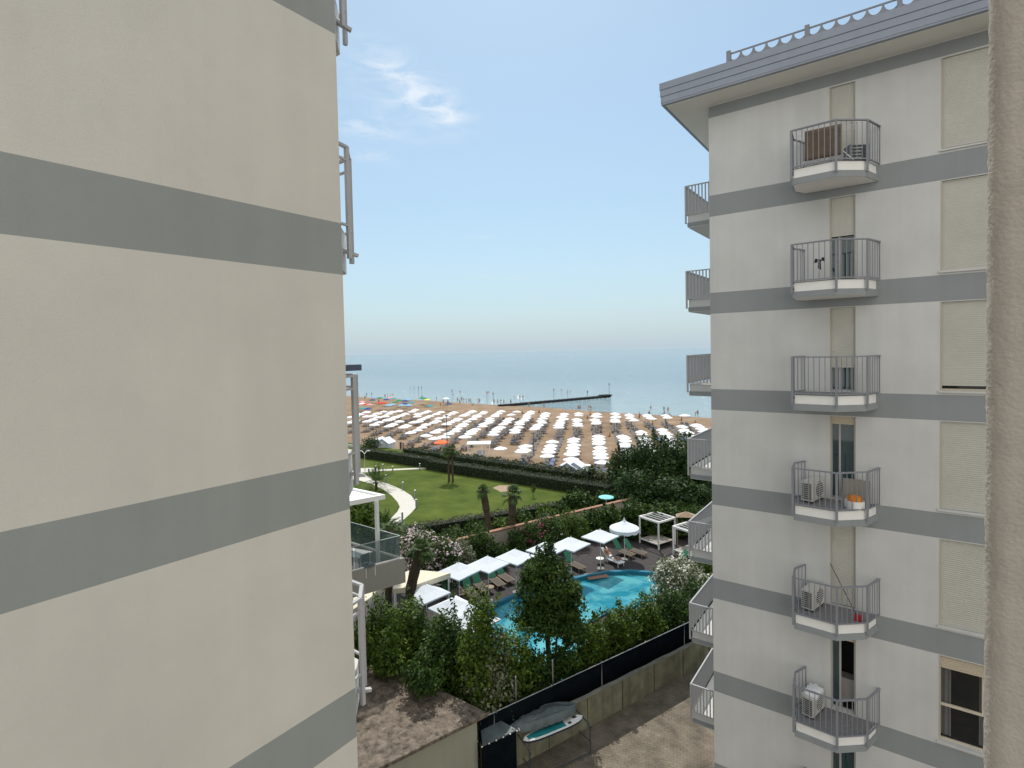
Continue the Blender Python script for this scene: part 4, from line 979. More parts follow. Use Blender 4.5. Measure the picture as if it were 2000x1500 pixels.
# ------------------------------------------------------------------ palms
g = at(791, 1285); top = at_line(822, 1072, (g.x, g.y), (math.cos(R(36)), math.sin(R(36))))
palm((g.x, g.y, 0), top.z, 'thick leaning palm trunk in front of the pink oleander with a drooping crown', .20, .9, 34, 1, (top.x - g.x, top.y - g.y), 16)
for (bx, by, tx, ty, cr, lab, sd_) in [(757, 1215, 766, 1035, 1.1, 'palm rising behind the corner of the roof terrace, its trunk partly hidden', 2),
                                       (955, 1056, 943, 958, .95, 'first garden palm with a shaggy brown trunk before the lawn', 3), (1001, 1072, 1001, 966, 1.25, 'second garden palm with a wider crown, right of the first', 4)]:
    g = at(bx, by); top = at_line(tx, ty, (g.x, g.y), (math.cos(R(36)), math.sin(R(36))))
    palm((g.x, g.y, 0), top.z, lab, .22, cr, 30, sd_, (top.x - g.x, top.y - g.y), 12)
g = at(877, 941); top = at_line(877, 878, (g.x, g.y), (math.cos(R(36)), math.sin(R(36))))
palm((g.x, g.y, 0), top.z, 'twin trunk palm standing in the middle of the lawn', .11, 1.25, 26, 5, (0, 0), 4, twin=(.42, .25))
g = at(735, 957); palm((g.x, g.y, 0), .9, 'short stemless palm beside the curved path', .12, 2.2, 34, 6, (0, 0), 0, fan=False)
g = at(755, 1040); palm((g.x, g.y, 0), .6, 'spiky low palm beside the near end of the path', .1, 1.5, 30, 7, (0, 0), 0, fan=False)
g = at(1002, 1075); 
palm((g.x + 1.2, g.y - .6, 0), .9, 'small fan palm at the foot of the beige wall', .08, .8, 16, 8, (0, 0), 0)
sheet('worn_lawn_patch', [at(962, 953), at(975, 948), at(992, 948), at(1003, 953), at(998, 959), at(978, 961)], .014, M['wood'])
for px, py, lab, sd_ in ((1042, 972, 'small bare sapling near the right end of the lawn', 60),):
    g = at(px, py); shrub('sapling', (g.x, g.y, 0), [(0, 0, 1.1, .3, .3, .5)], 150, .14, M['leafB'], lab, 'young tree', None, 2, sd_, trunk_r=.02, tips=False)

# ------------------------------------------------------------------ bollards, lamps
bol = None
for (px, py, h, lab) in [(813, 993, 1.0, 'bollard light on the outer bend of the path'), (811, 973, .95, 'bollard light just beyond the outer bend of the path'), (787, 956.5, .95, 'bollard light on the lawn side of the path, third from the bend'),
                         (754, 942, 1.0, 'bollard light beside the short stemless palm'), (767, 923, .9, 'bollard light on the near side of the cross path'), (748, 920, 1.0, 'dark bollard with a litter bin beside the cross path'),
                         (820, 917.5, .9, 'bollard light by the hedge gap'), (734, 925, 1.1, 'bollard light next to the paved corner'), (786, 1020, 1.05, 'nearest dark bollard where the path leaves the lawn'), (720, 927, .9, 'bollard light behind the terrace roof near the path fork')]:
    g = at(px, py)
    if bol is None:
        bol = empty('bollard_light', g, 0); MB().lathe([(.0, 0), (.09, 0), (.09, .82), (.075, .84), (.075, .93), (0, .93)], n=10).build('post', M['rail'], bol)
        MB().lathe([(.0, .931), (.115, .932), (.115, .97), (0, 1.0)], n=10).build('cap', M['white'], bol); o = bol; kids = child_list(bol)
    else:
        o = bol.copy(); col.objects.link(o); o.location = g
        for c in kids: cc = c.copy(); col.objects.link(cc); cc.parent = o
    o.scale = (1, 1, h); tag(o, lab, 'bollard', 'bollard lights along the garden path')
g = at(713, 921); la = empty('garden_lamp', g, 0, 'pale garden lamp with curved double head left of the path', 'lamp post'); hh = at_line(713, 886, (g.x, g.y), (.8, .59)).z
MB().cyl((0, 0, 0), (0, 0, hh), .06, .04).build('pole', M['metal'], la)
for s_ in (-1, 1):
    MB().tube([Vector((.8 * x * s_, .59 * x * s_, hh + z)) for x, z in ((0, -.05), (.2, .25), (.45, .42), (.8, .35))], [.05, .06, .07, .03], 6).build('lamp_head', M['white'], la)
g = at(1148, 966); la = empty('street_lamp', g, 0, 'dark street lamp with a white lantern head near the beach cabins', 'street lamp'); hh = at_line(1148, 920, (g.x, g.y), (.8, .59)).z
MB().cyl((0, 0, 0), (0, 0, hh), .06, .045).build('pole', M['slate'], la); MB().lathe([(.10, hh), (.22, hh + .55), (.22, hh + .56), (.10, hh)], n=8).build('lantern', M['bluewhite'], la); MB().lathe([(.0, hh + .80), (.42, hh + .70), (.42, hh + .6), (.2, hh + .565), (0, hh + .565)], n=10).build('cap', M['white'], la)

# ------------------------------------------------------------------ roof terrace wing
te = empty('terrace_wing', (-19, 14, 0), 0, 'lower wing with a glass railed roof terrace and thin white canopy', 'building')
TO = Vector((-19, 14)); Cn = Vector((-17.5, 15.8)); Dm = Vector((-.305, -.952)); ZT = 7.38
tp = [Cn, Cn + Dm * 10.5, Vector((-28.0, (Cn + Dm * 10.5).y)), Vector((-28.0, Cn.y))]
T = lambda v: (v.x - TO.x, v.y - TO.y)
cen = sum(tp, Vector((0, 0))) / 4
ins = [cen + (v - cen) * .955 for v in tp]; ins2 = [cen + (v - cen) * .66 for v in tp]
mb = MB(); mb.cur = 0
for i in range(4):
    a, b, c, d = tp[i], tp[(i + 1) % 4], ins[(i + 1) % 4], ins[i]
    for z0, z1, e in ((6.45, ZT, 0),): mb.hexa([(*T(a), z0), (*T(b), z0), (*T(c), z0), (*T(d), z0), (*T(a), z1), (*T(b), z1), (*T(c), z1), (*T(d), z1)])
mb.prism([T(v) for v in tp], 6.30, 6.447); mb.build('parapet', M['fasciagrey'], te)
mb = MB(); mb.prism([T(v) for v in ins], 6.6, 6.98); mb.build('terrace_floor', M['tiles'], te)
mb = MB(); mb.prism([T(v) for v in ins2], 0, 6.3); mb.build('wall', M['plaster2'], te)
def rect_glass(a, b, z0, z1, n, nm):
    for i in range(n):
        p = a.lerp(b, (i + .01) / n); q = a.lerp(b, (i + .99) / n); d_ = (q - p).normalized(); m_ = Vector((-d_.y, d_.x)) * .006
        MB().prism([T(p - m_), T(q - m_), T(q + m_), T(p + m_)], z0, z1).build(nm, M['glass'], te)
    MB().prism([T(a - m_ * 4), T(b - m_ * 4), T(b + m_ * 4), T(a + m_ * 4)], ZT + .001, ZT + .04).build('glass_channel', M['white'], te)
    MB().prism([T(a - m_ * 2.5), T(b - m_ * 2.5), T(b + m_ * 2.5), T(a + m_ * 2.5)], z1 + .001, z1 + .02).build('glass_rail', M['metal'], te)
mid = [cen + (v - cen) * .975 for v in tp]
rect_glass(mid[0], mid[1], ZT + .04, ZT + .98, 5, 'glass_panel'); rect_glass(mid[3], mid[0], ZT + .04, ZT + .98, 5, 'glass_panel')
Rc = Vector((-18.5, 15.65)); rp_ = [Rc, Rc + Dm * 7, Vector((-26, (Rc + Dm * 7).y)), Vector((-26, Rc.y))]; rcen = sum(rp_, Vector((0, 0))) / 4; ri = [rcen + (v - rcen) * .955 for v in rp_]
mb = MB()
for i in range(4):
    a, b, c, d = rp_[i], rp_[(i + 1) % 4], ri[(i + 1) % 4], ri[i]; mb.hexa([(*T(a), 9.86), (*T(b), 9.86), (*T(c), 9.86), (*T(d), 9.86), (*T(a), 10.06), (*T(b), 10.06), (*T(c), 10.06), (*T(d), 10.06)])
mb.prism([T(v) for v in ri], 9.88, 9.98); mb.build('terrace_canopy', M['white'], te)
q = Vector((-18.62, 15.25)); MB().box(q.x - TO.x - .07, q.x - TO.x + .07, q.y - TO.y - .07, q.y - TO.y + .07, 6.98, 9.86).build('canopy_post', M['white'], te)
q = Rc + Dm * 6.5 + Vector((-.2, 0)); MB().box(q.x - TO.x - .07, q.x - TO.x + .07, q.y - TO.y - .07, q.y - TO.y + .07, 6.98, 9.86).build('canopy_post', M['white'], te)
tq = at(700, 1082, 7.7); tb = empty('terrace_table', (tq.x - .2, tq.y, 6.98), R(10), 'pale table standing on the roof terrace', 'table')
bevel(MB().box(-.6, .6, -.4, .4, .70, .74).build('tabletop', M['tabletop'], tb), .01)
for sx in (-.5, .5):
    for sy in (-.32, .32): MB().cyl((sx, sy, 0), (sx * .9, sy * .9, .70), .02, n=6).build('leg', M['slate'], tb)
tc_ = empty('terrace_chair', (tq.x + .75, tq.y - .1, 6.98), R(80), 'dark framed chair beside the pale terrace table', 'chair')
MB().box(-.23, .23, -.23, .23, .43, .46).build('seat', M['tarp'], tc_); MB().box(-.23, .23, .21, .24, .5, .86).build('backrest', M['tarp'], tc_)
for sx in (-.21, .21):
    for sy in (-.21, .21): MB().cyl((sx, sy, 0), (sx, sy, .45 if sy < 0 else .86), .013, n=6).build('leg', M['white'], tc_)

# cream awnings beside the pool
def awning(pts, z, lab, posts):
    v = [at(a, b, z) for a, b in pts]; c = sum(v, Vector()) / len(v); r = empty('awning', (c.x, c.y, 0), 0, lab, 'awning'); mb = MB()
    mb.prism([(p.x - c.x, p.y - c.y) for p in v], z - .30, z); mb.build('canopy', M['canopy'], r)
    for i in posts: 
        p = v[i].lerp(c, .06); MB().cyl((p.x - c.x, p.y - c.y, 0), (p.x - c.x, p.y - c.y, z - .3), .04, n=8).build('post', M['white'], r)
awning([(880, 1119), (806, 1112), (770, 1124), (768, 1150), (798, 1147)], 3.0, 'cream flat awning left of the pool umbrellas behind the leaning palm', (0, 1, 2, 3, 4))
awning([(752, 1141), (716, 1149), (690, 1160), (690, 1190), (722, 1168)], 3.0, 'cream awning below the roof terrace parapet', (0, 1, 2, 4))

# ------------------------------------------------------------------ pool umbrellas and furniture
def square_umbrella(z=2.45, s=1.0):
    r = empty('pool_umbrella'); n = 1
    a = 1.0 * s; ap = .52
    mb = MB(); c = [(-a, -a), (a, -a), (a, a), (-a, a)]; vs = [(0, 0, z + ap)]; fs = []
    ring = []
    for i in range(4):
        p, q = Vector(c[i]), Vector(c[(i + 1) % 4])
        for k in range(4): v = p.lerp(q, k / 4); ring.append((v.x * (1 - .02 * math.sin(math.pi * k / 4)), v.y * (1 - .02 * math.sin(math.pi * k / 4)), z))
    half = [(x * .5, y * .5, z + ap * .44) for x, y, _ in ring]; low = [(x, y, z - .08) for x, y, _ in ring]
    vs += half + ring + low; m = 16
    fs += [(0, 1 + i, 1 + (i + 1) % m) for i in range(m)] + [(1 + i, 1 + m + i, 1 + m + (i + 1) % m, 1 + (i + 1) % m) for i in range(m)] + [(1 + m + i, 1 + 2 * m + i, 1 + 2 * m + (i + 1) % m, 1 + m + (i + 1) % m) for i in range(m)]
    mb.add(vs, fs); mb.build('canopy', M['bluewhite'], r); MB().cyl((0, 0, 0), (0, 0, z + ap + .06), .024, n=8).build('pole', M['white'], r)
    MB().lathe([(0, .001), (.28, .001), (.28, .06), (.05, .09), (.05, .2), (0, .2)], n=10).build('base', M['concretecap'], r)
    return r


def dup(root, loc, rz, label=None, group=None, kids=None):
    r = root.copy(); col.objects.link(r); r.location = loc; r.rotation_euler = (0, 0, rz)
    if label: r['label'] = label
    if group: r['group'] = group
    for ch in (kids if kids is not None else child_list(root)):
        c = ch.copy(); col.objects.link(c); c.parent = r
    return r


up = square_umbrella(); upk = child_list(up); first = True
ordn = ['farthest from the terrace, beside the scalloped one', 'second from the scalloped one', 'third from the scalloped one, partly behind the tall tree', 'above the pool tip, left of the tall tree', 'between the pool tip and the awning', 'touching the end of the cream awning']
for i, (px, py, apx, apy) in enumerate([(1170, 1090, 1172, 1037), (1115, 1101, 1115, 1052), (1066, 1115, 1066, 1062), (1007, 1130, 1007, 1076), (955, 1146, 953, 1090), (895, 1166, 896, 1103)]):
    P = at(apx, apy, 2.85); lab = 'square white pool umbrella, ' + ordn[i]
    if first: up.location = (P.x, P.y, 0); up.rotation_euler = (0, 0, R(-8)); tag(up, lab, 'umbrella', 'square umbrellas beside the pool'); first = False
    else: dup(up, (P.x, P.y, 0), R(-8 + i), lab, None, upk)
for (apx, apy, lab) in ((832, 1145, 'square white umbrella nearest the leaning palm trunk'), (886, 1172, 'square white umbrella mostly hidden by the bushes'), (925, 1196, 'square white umbrella glimpsed through leaves left of the pool tip')):
    P = at(apx, apy, 2.85); dup(up, (P.x, P.y, 0), R(-8), lab, None, upk)
# scalloped umbrella
P = at(1219, 1010, 3.3); sc_ = empty('scalloped_umbrella', (P.x, P.y, 0), 0, 'round pale umbrella with a scalloped valance and pointed top', 'umbrella')
mb = MB(); n = 40; prof = [(.02, 3.3), (.06, 3.12), (.16, 2.98), (.45, 2.80), (.85, 2.62), (1.12, 2.48)]; mb.lathe(prof, n=n)
vs = []
for i in range(n + 0):
    a = 2 * math.pi * i / n; sc2 = .20 + .09 * abs(math.sin(i * math.pi / 4)); vs += [(1.12 * math.cos(a), 1.12 * math.sin(a), 2.48), (1.14 * math.cos(a), 1.14 * math.sin(a), 2.48 - sc2)]
mb.add(vs, [(2 * i, 2 * i + 1, 2 * ((i + 1) % n) + 1, 2 * ((i + 1) % n)) for i in range(n)]); mb.build('canopy', M['bluewhite'], sc_); MB().cyl((0, 0, 0), (0, 0, 3.2), .03).build('pole', M['white'], sc_)
MB().lathe([(0, .001), (.28, .001), (.28, .06), (.05, .09), (0, .1)], n=10).build('base', M['concretecap'], sc_)
# white pergolas
def pergola(px, py, rz, s, lab):
    g = at(px, py); r = empty('pergola', g, rz, lab, 'pergola'); h = 2.15; a = s / 2
    for sx in (-1, 1):
        for sy in (-1, 1): MB().box(sx * a - .05, sx * a + .05, sy * a - .05, sy * a + .05, 0, h).build('post', M['white'], r)
        MB().box(-a - .05, a + .05, sx * a - .05, sx * a + .05, h + .001, h + .14).build('beam', M['white'], r); MB().box(sx * a - .049, sx * a + .049, -a + .051, a - .051, h + .001, h + .138).build('beam', M['white'], r)
    MB().box(-a + .06, a - .06, -a - .03, -a + .03, .35, .45).build('bench_rail', M['white'], r); MB().box(-a + .06, a - .06, -a + .1, a - .1, .38, .42).build('bench_top', M['board'], r)
    for k in range(4): MB().box(-a + .051, a - .051, -a + .35 + k * .42, -a + .38 + k * .42, h + .02, h + .08).build('slat', M['white'], r)
    return r
pergola(1284, 1062, R(-20), 2.0, 'white square pergola on the pool deck in front of the dark pines')
pergola(1352, 1085, R(-20), 2.0, 'white pergola partly hidden behind the corner balconies')
P = at(1340, 1000, 2.9); ub = empty('cantilever_umbrella', (P.x, P.y, 0), R(20), 'tan half folded umbrella behind the second pergola', 'umbrella')
mb = MB(); mb.add([(-.8, -.45, 2.55), (.8, -.45, 2.6), (.8, .45, 2.6), (-.8, .45, 2.55), (0, 0, 2.95)], [(0, 1, 4), (1, 2, 4), (2, 3, 4), (3, 0, 4)]); mb.build('canopy', M['wood'], ub)
MB().cyl((-.7, 0, 0), (-.7, 0, 2.6), .04).build('pole', M['wood'], ub); MB().cyl((-.7, 0, 2.6), (0, 0, 2.9), .03).build('arm', M['wood'], ub)


# deck chairs / loungers with green slings
def lounger(sling, nm='sun_lounger', frame='white', back=38):
    r = empty(nm)
    mb = MB(); 
    for y in (-.3, .3): mb.bar((-.95, y, .32), (.45, y, .32), .04, .05)
    mb.bar((-.95, -.3, .32), (-.95, .3, .32), .04, .05); mb.bar((.45, -.3, .32), (.45, .3, .32), .04, .05); mb.build('frame', M[frame], r)
    for sx in (-.8, .35):
        for y in (-.29, .29): MB().bar((sx, y, .3), (sx - .05, y, 0), .04, .04).build('leg', M[frame], r)
    MB().box(-.93, .43, -.27, .27, .335, .35).build('seat', M['bedseat'] if sling == 'greenfab' else M[sling], r)
    a = R(back); mb = MB(); c, s = math.cos(a), math.sin(a); L_ = .85; x0, z0 = .40, .36
    mb.hexa([(x0, -.27, z0), (x0 + L_ * c, -.27, z0 + L_ * s), (x0 + L_ * c, .27, z0 + L_ * s), (x0, .27, z0), (x0 - .02 * s, -.27, z0 + .02 * c), (x0 + L_ * c - .02 * s, -.27, z0 + L_ * s + .02 * c), (x0 + L_ * c - .02 * s, .27, z0 + L_ * s + .02 * c), (x0 - .02 * s, .27, z0 + .02 * c)])
    mb.build('backrest', M[sling], r); return r


lg = lounger('greenfab', frame='wood', back=48); lgk = child_list(lg); first = True
for (px, py, rz, lab) in [(893, 1160, 150, 'green lounger under the umbrella at the awning end'), (918, 1163, 150, 'green lounger between two umbrella poles left of the pool tip'), (938, 1152, 155, 'green lounger just left of the pole above the pool tip'),
                          (968, 1142, 155, 'green lounger right of the pole above the pool tip'), (985, 1134, 158, 'lounger close to the trunk side of the tall tree'), (878, 1170, 150, 'green lounger nearest the cream awning'),
                          (1122, 1110, 160, 'lounger beside the brick patch at the pool edge'), (1218, 1085, 162, 'green lounger below the scalloped umbrella'), (1240, 1083, 168, 'lounger right of the one below the scalloped umbrella'), (1322, 1105, 60, 'green chair in front of the second pergola')]:
    g = at(px, py)
    if first: lg.location = g; lg.rotation_euler = (0, 0, R(rz)); tag(lg, lab, 'sun lounger', 'green loungers round the pool'); first = False
    else: dup(lg, g, R(rz), lab, None, lgk)
wl_ = lounger('whitefab', frame='white', back=45); g = at(1197, 1100); wl_.location = g; wl_.rotation_euler = (0, 0, R(160)); tag(wl_, 'white lounger with a person lying on it beside the pool', 'sun lounger')
g = at(957, 1158); ti = empty('side_table', g, 0, 'small low wooden table between the loungers above the pool tip', 'table'); MB().lathe([(0, .4), (.3, .4), (.3, .43), (0, .43)], n=12).build('tabletop', M['wood'], ti); MB().cyl((0, 0, 0), (0, 0, .4), .03).build('leg', M['wood'], ti)
g = at(1172, 1101); ti = empty('side_table', g, 0, 'small white table at the foot of the umbrella beside the lying person', 'table'); MB().lathe([(0, .4), (.3, .4), (.3, .43), (0, .43)], n=12).build('tabletop', M['white'], ti); MB().cyl((0, 0, 0), (0, 0, .4), .03).build('leg', M['white'], ti)
# pale umbrella roof and water seen beyond the lawn corner
P = at(1184, 970, 2.0); bu = empty('blue_parasol', (P.x, P.y, 0), 0, 'pale turquoise parasol beyond the corner of the lawn', 'umbrella'); MB().lathe([(0, 2.15), (.4, 2.08), (.75, 1.97), (.76, 1.92)], n=10).build('canopy', mat('turquoise_canvas', (.25, .62, .66), .9, .05, 3), bu); MB().cyl((0, 0, 0), (0, 0, 2.14), .03).build('pole', M['white'], bu)

# ------------------------------------------------------------------ people
def person_mesh(name, pose, skinm, shirtm=None, shortm=None):
    """one continuous skinned body; pose gives joint positions"""
    J = pose['J']; E = [('pel', 'bel'), ('bel', 'che'), ('che', 'nek'), ('nek', 'hed'), ('hed', 'top')]
    for s in 'lr': E += [('che', 'sh' + s), ('sh' + s, 'el' + s), ('el' + s, 'wr' + s), ('wr' + s, 'ha' + s), ('pel', 'hi' + s), ('hi' + s, 'kn' + s), ('kn' + s, 'an' + s), ('an' + s, 'to' + s)]
    rad = dict(pel=.125, bel=.11, che=.13, nek=.055, hed=.095, top=.075, sh=.06, el=.04, wr=.03, ha=.035, hi=.085, kn=.058, an=.04, to=.035)
    names = list(J); me = bpy.data.meshes.new(name); me.from_pydata([J[n] for n in names], [(names.index(a), names.index(b)) for a, b in E], [])
    o = bpy.data.objects.new(name, me); col.objects.link(o)
    m = o.modifiers.new('skin', 'SKIN'); m.use_smooth_shade = True
    for i, n in enumerate(names):
        r = rad[n if n in rad else n[:2]]; me.skin_vertices[0].data[i].radius = (r, r)
        me.skin_vertices[0].data[i].use_root = (n == 'pel')
    s = o.modifiers.new('sub', 'SUBSURF'); s.levels = 1; s.render_levels = 1
    dg = bpy.context.evaluated_depsgraph_get(); dg.update(); me2 = bpy.data.meshes.new_from_object(o.evaluated_get(dg)); bpy.data.objects.remove(o)
    me2.materials.clear(); me2.materials.append(skinm); me2.materials.append(shortm or skinm); me2.materials.append(shirtm or skinm)
    pz = J['pel'][2]; up_ = Vector(J['che']) - Vector(J['pel']); ul = up_.length; up_.normalize()
    for p in me2.polygons:
        d = p.center - Vector(J['pel']); t = d.dot(up_); lat = (d - up_ * t).length
        if -.26 < t < .06 and lat < .30: p.material_index = 1
        elif .06 <= t < ul + .08 and lat < .22: p.material_index = 2
    return me2


def standing(arms=.12, stride=.12, bend=0, lift=0):
    J = dict(pel=(0, 0, .92), bel=(0, -.01 - bend * .1, 1.08), che=(0, -bend * .35, 1.30 - bend * .12), nek=(0, -bend * .5, 1.48 - bend * .25), hed=(0, -bend * .62 - .02, 1.60 - bend * .33), top=(0, -bend * .66 - .02, 1.69 - bend * .36))
    for s, k in (('l', -1), ('r', 1)):
        J['sh' + s] = (k * .17, -bend * .38, 1.40 - bend * .18); J['el' + s] = (k * (.2 + arms), -bend * .45 + k * .06, 1.14 - bend * .2 + lift * .1); J['wr' + s] = (k * (.22 + arms), -bend * .5 - .08 + k * .08, .92 - bend * .2 + lift * .45); J['ha' + s] = (k * (.22 + arms), -bend * .5 - .1 + k * .08, .84 - bend * .2 + lift * .5)
        J['hi' + s] = (k * .09, 0, .86); J['kn' + s] = (k * .10, k * stride * .6 - .02, .48); J['an' + s] = (k * .10, k * stride, .08); J['to' + s] = (k * .11, k * stride - .14, .03)
    return dict(J=J)


def sitting():
    J = dict(pel=(0, 0, .12), bel=(0, .02, .27), che=(0, .03, .50), nek=(0, 0, .68), hed=(0, -.02, .80), top=(0, -.02, .89))
    for s, k in (('l', -1), ('r', 1)):
        J['sh' + s] = (k * .17, .03, .60); J['el' + s] = (k * .24, -.08, .38); J['wr' + s] = (k * .16, -.28, .34); J['ha' + s] = (k * .13, -.35, .33); J['hi' + s] = (k * .09, -.05, .11); J['kn' + s] = (k * .12, -.42, .36); J['an' + s] = (k * .12, -.62, .06); J['to' + s] = (k * .12, -.75, .03)
    return dict(J=J)


def lying():   # on the lounger: legs along -X, back raised
    J = dict(pel=(.30, 0, .46), bel=(.42, 0, .55), che=(.62, 0, .75), nek=(.78, 0, .90), hed=(.86, 0, 1.0), top=(.92, 0, 1.07))
    for s, k in (('l', -1), ('r', 1)):
        J['sh' + s] = (.70, k * .17, .82); J['el' + s] = (.52, k * .26, .62); J['wr' + s] = (.32, k * .16, .58); J['ha' + s] = (.26, k * .12, .58); J['hi' + s] = (.22, k * .09, .44); J['kn' + s] = (-.18, k * .11, .56 + .06 * k); J['an' + s] = (-.62, k * .10, .40); J['to' + s] = (-.70, k * .10, .47)
    return dict(J=J)


M['hair'] = mat('dark_hair', (.02, .015, .012), .7, .2, 20)
cloths = {'navy': M['navy'], 'red': M['red'], 'white': M['whitefab'], 'teal': M['teal'], 'dark': M['darkcloth']}
poses = {'standing': standing(), 'walking': standing(.08, .24), 'bending': standing(.05, .08, .9), 'arms raised': standing(.1, .1, 0, .9), 'sitting': sitting()}
pcache = {}
hair_me = None
def person(loc, rz, pose='standing', cloth='dark', lab='', group=None, shirt=False):
    global hair_me
    key = (pose, cloth, shirt)
    if key not in pcache: pcache[key] = person_mesh('person', poses[pose], M['skin'], cloths[cloth] if shirt else None, cloths[cloth])
    o = bpy.data.objects.new('person', pcache[key]); col.objects.link(o); o.location = loc; o.rotation_euler = (0, 0, R(rz)); o.scale = (1.02,) * 3
    tag(o, lab, 'person', group)
    h = poses[pose]['J']['hed']
    if hair_me is None:
        mb = MB(); mb.lathe([(0, .125), (.06, .11), (.095, .06), (.10, 0), (.085, -.04)], (0, .015, 0), 10); ho = mb.build('hair', M['hair'], o, True); hair_me = ho.data
    else: ho = bpy.data.objects.new('hair', hair_me); col.objects.link(ho); ho.parent = o
    ho.location = h
    return o


poses['lying'] = lying()
g = at(1197, 1100); person(g, 160, 'lying', 'white', 'person lying back on the white lounger by the pool')

# ------------------------------------------------------------------ beach
ZS = -1.2
def round_umbrella(nm, fab, r=1.18, z=2.12, ap=.36, n=8):
    root = empty(nm); mb = MB()
    prof = [(0, z + ap), (r * .55, z + ap * .55), (r, z), (r * .99, z - .10)]
    mb.lathe(prof, n=n); mb.build('canopy', fab, root); MB().cyl((0, 0, 0), (0, 0, z + ap + .05), .025, n=5).build('pole', M['white'], root); return root


bu0 = round_umbrella('beach_umbrella', M['whitefab']); bu0k = child_list(bu0)
bedm = {}
def bed_mesh(fab, nm):
    mb = MB(); mb.cur = 0
    mb.box(-.95, .35, -.29, .29, .28, .31); mb.hexa([(.35, -.29, .28), (.95, -.29, .55), (.95, .29, .55), (.35, .29, .28), (.35, -.29, .31), (.94, -.29, .58), (.94, .29, .58), (.35, .29, .31)])
    mb.cur = 1
    for x in (-.8, .4):
        for y in (-.27, .27): mb.box(x - .02, x + .02, y - .02, y + .02, 0, .28)
    return mb
random.seed(12)
NU = 0; NB = 0
b0 = bed_mesh(None, None).build('sunbed', [M['bedgrey'], M['white']]); b1_me = b0.data.copy(); b1_me.materials[0] = M['bedblue']; bfirst = True
UG = 'white umbrellas in rows on the beach'; UL = 'white round beach umbrella standing open in one of the long rows on the sand'
BG = 'sunbeds in rows on the beach'; BLb = 'empty sunbed on the sand beside the rows of white umbrellas'
extra_beds = MB()
def add_bed(x, y, a, blue, lab):
    global NB, bfirst
    NB += 1
    if NB > 290:
        b = len(extra_beds.v); me_ = b0.data; ca, sa = math.cos(a), math.sin(a)
        extra_beds.v += [(x + v.co.x * ca - v.co.y * sa, y + v.co.x * sa + v.co.y * ca, ZS + v.co.z) for v in me_.vertices]; extra_beds.f += [[b + i for i in p.vertices] for p in me_.polygons]; extra_beds.m += [p.material_index for p in me_.polygons]; return
    if bfirst and not blue: o = b0; bfirst = False
    else: o = bpy.data.objects.new('sunbed', b1_me if blue else b0.data); col.objects.link(o)
    o.location = (x, y, ZS); o.rotation_euler = (0, 0, a); tag(o, ('blue ' if blue else '') + lab, 'sunbed', ('blue ' if blue else 'grey ') + BG)


beds = []; umbs = []
ORD = ['zeroth', 'first', 'second', 'third', 'fourth', 'fifth', 'sixth', 'seventh', 'eighth', 'ninth', 'tenth', 'eleventh', 'twelfth', 'thirteenth', 'fourteenth', 'fifteenth', 'sixteenth', 'seventeenth', 'eighteenth', 'nineteenth', 'twentieth', 'twenty first', 'twenty second']
for i in range(-12, 9):
    X0 = -46 + 4.43 * i + .3 * math.sin(i * 2.1)
    near0, near1 = 65.0, 71.2 + 4.4 * i
    mid0 = 85.5 + 4.2 * i if i >= 0 else max(70.5, 85 + 4.3 * i)
    if i < -6: mid0 = 74.5
    yend = 111 + 1.1 * i if i >= -1 else 110 + 1.5 * (i + 1)
    if i < -8: yend = 92 + (i + 12) * 2.2
    if near1 > near0 and i >= 0:
        y = near0; k = 1
        while y < near1: umbs.append((X0 - .53 * (y - 65) + random.uniform(-.15, .15), y, 1, f'{ORD[k]} from the hedge in near row {ORD[i + 1]} from the left')); y += 2.42; k += 1
        y = near1 + .8; k = 1
        while y < mid0 - 1.5:
            for sx in (-.6, .7): beds.append((X0 - .53 * (y - 65) + sx, y, 0, f"{'left' if sx < 0 else 'right'} open air sunbed, {ORD[k]} pair in the gap of row {ORD[i + 1]}"))
            y += 2.6; k += 1
    y = mid0; st = 2.9 if i >= -3 else 3.0; k = 1
    while y < yend:
        if random.random() > .07: umbs.append((X0 - .53 * (y - 65) + random.uniform(-.4, .4), y + random.uniform(-.45, .45), 0, f'{ORD[k]} from the land in far row {ORD[i + 13]} from the left')); k += 1
        y += st
umbs += [(-50.9, 66.4, 1, 'standing alone right of the gazebo'), (-67, 68.2, 1, 'standing alone left of the gazebo')]
umbs.sort(key=lambda u: u[0] ** 2 + u[1] ** 2)
print('umbrellas', len(umbs))
for k, (x, y, nr, ul) in enumerate(umbs[:290]):
    loc = (x, y, ZS + random.uniform(-.10, .10)); a = random.uniform(0, .7)
    if k == 0: o = bu0; o.location = loc; o.rotation_euler = (0, 0, a)
    else: o = dup(bu0, loc, a, None, None, bu0k)
    tag(o, 'white beach umbrella, ' + ul, 'umbrella', UG)
    sc1 = random.uniform(.93, 1.06); o.scale = (sc1, sc1, random.uniform(.96, 1.03)); o.rotation_euler = (random.uniform(-.05, .05), random.uniform(-.05, .05), a)
    for sx in (-.5, .5):
        beds.append((x + sx, y - .2, 1 if (nr and random.random() < .5) else 0, ('left' if sx < 0 else 'right') + ' sunbed under the umbrella ' + ul.replace(' from the left', '')))
beds.sort(key=lambda u: u[0] ** 2 + u[1] ** 2)
for x, y, bl_, lb_ in beds: add_bed(x + random.uniform(-.1, .1), y + random.uniform(-.15, .15), R(118 + random.uniform(-8, 8)), bl_, lb_)
if extra_beds.v: tag(extra_beds.build('distant_sunbeds', [M['bedgrey'], M['white']]), 'grey sunbeds under the farther rows of white umbrellas', 'sunbeds', None, 'stuff')
print('beds', len(beds))
P = at(862, 863, 1.0); ou = round_umbrella('beach_umbrella', M['orange'], 1.35, 2.1, .5, 10); ou.location = (P.x, P.y, ZS); tag(ou, 'single bright orange umbrella at the near edge of the beach', 'umbrella')

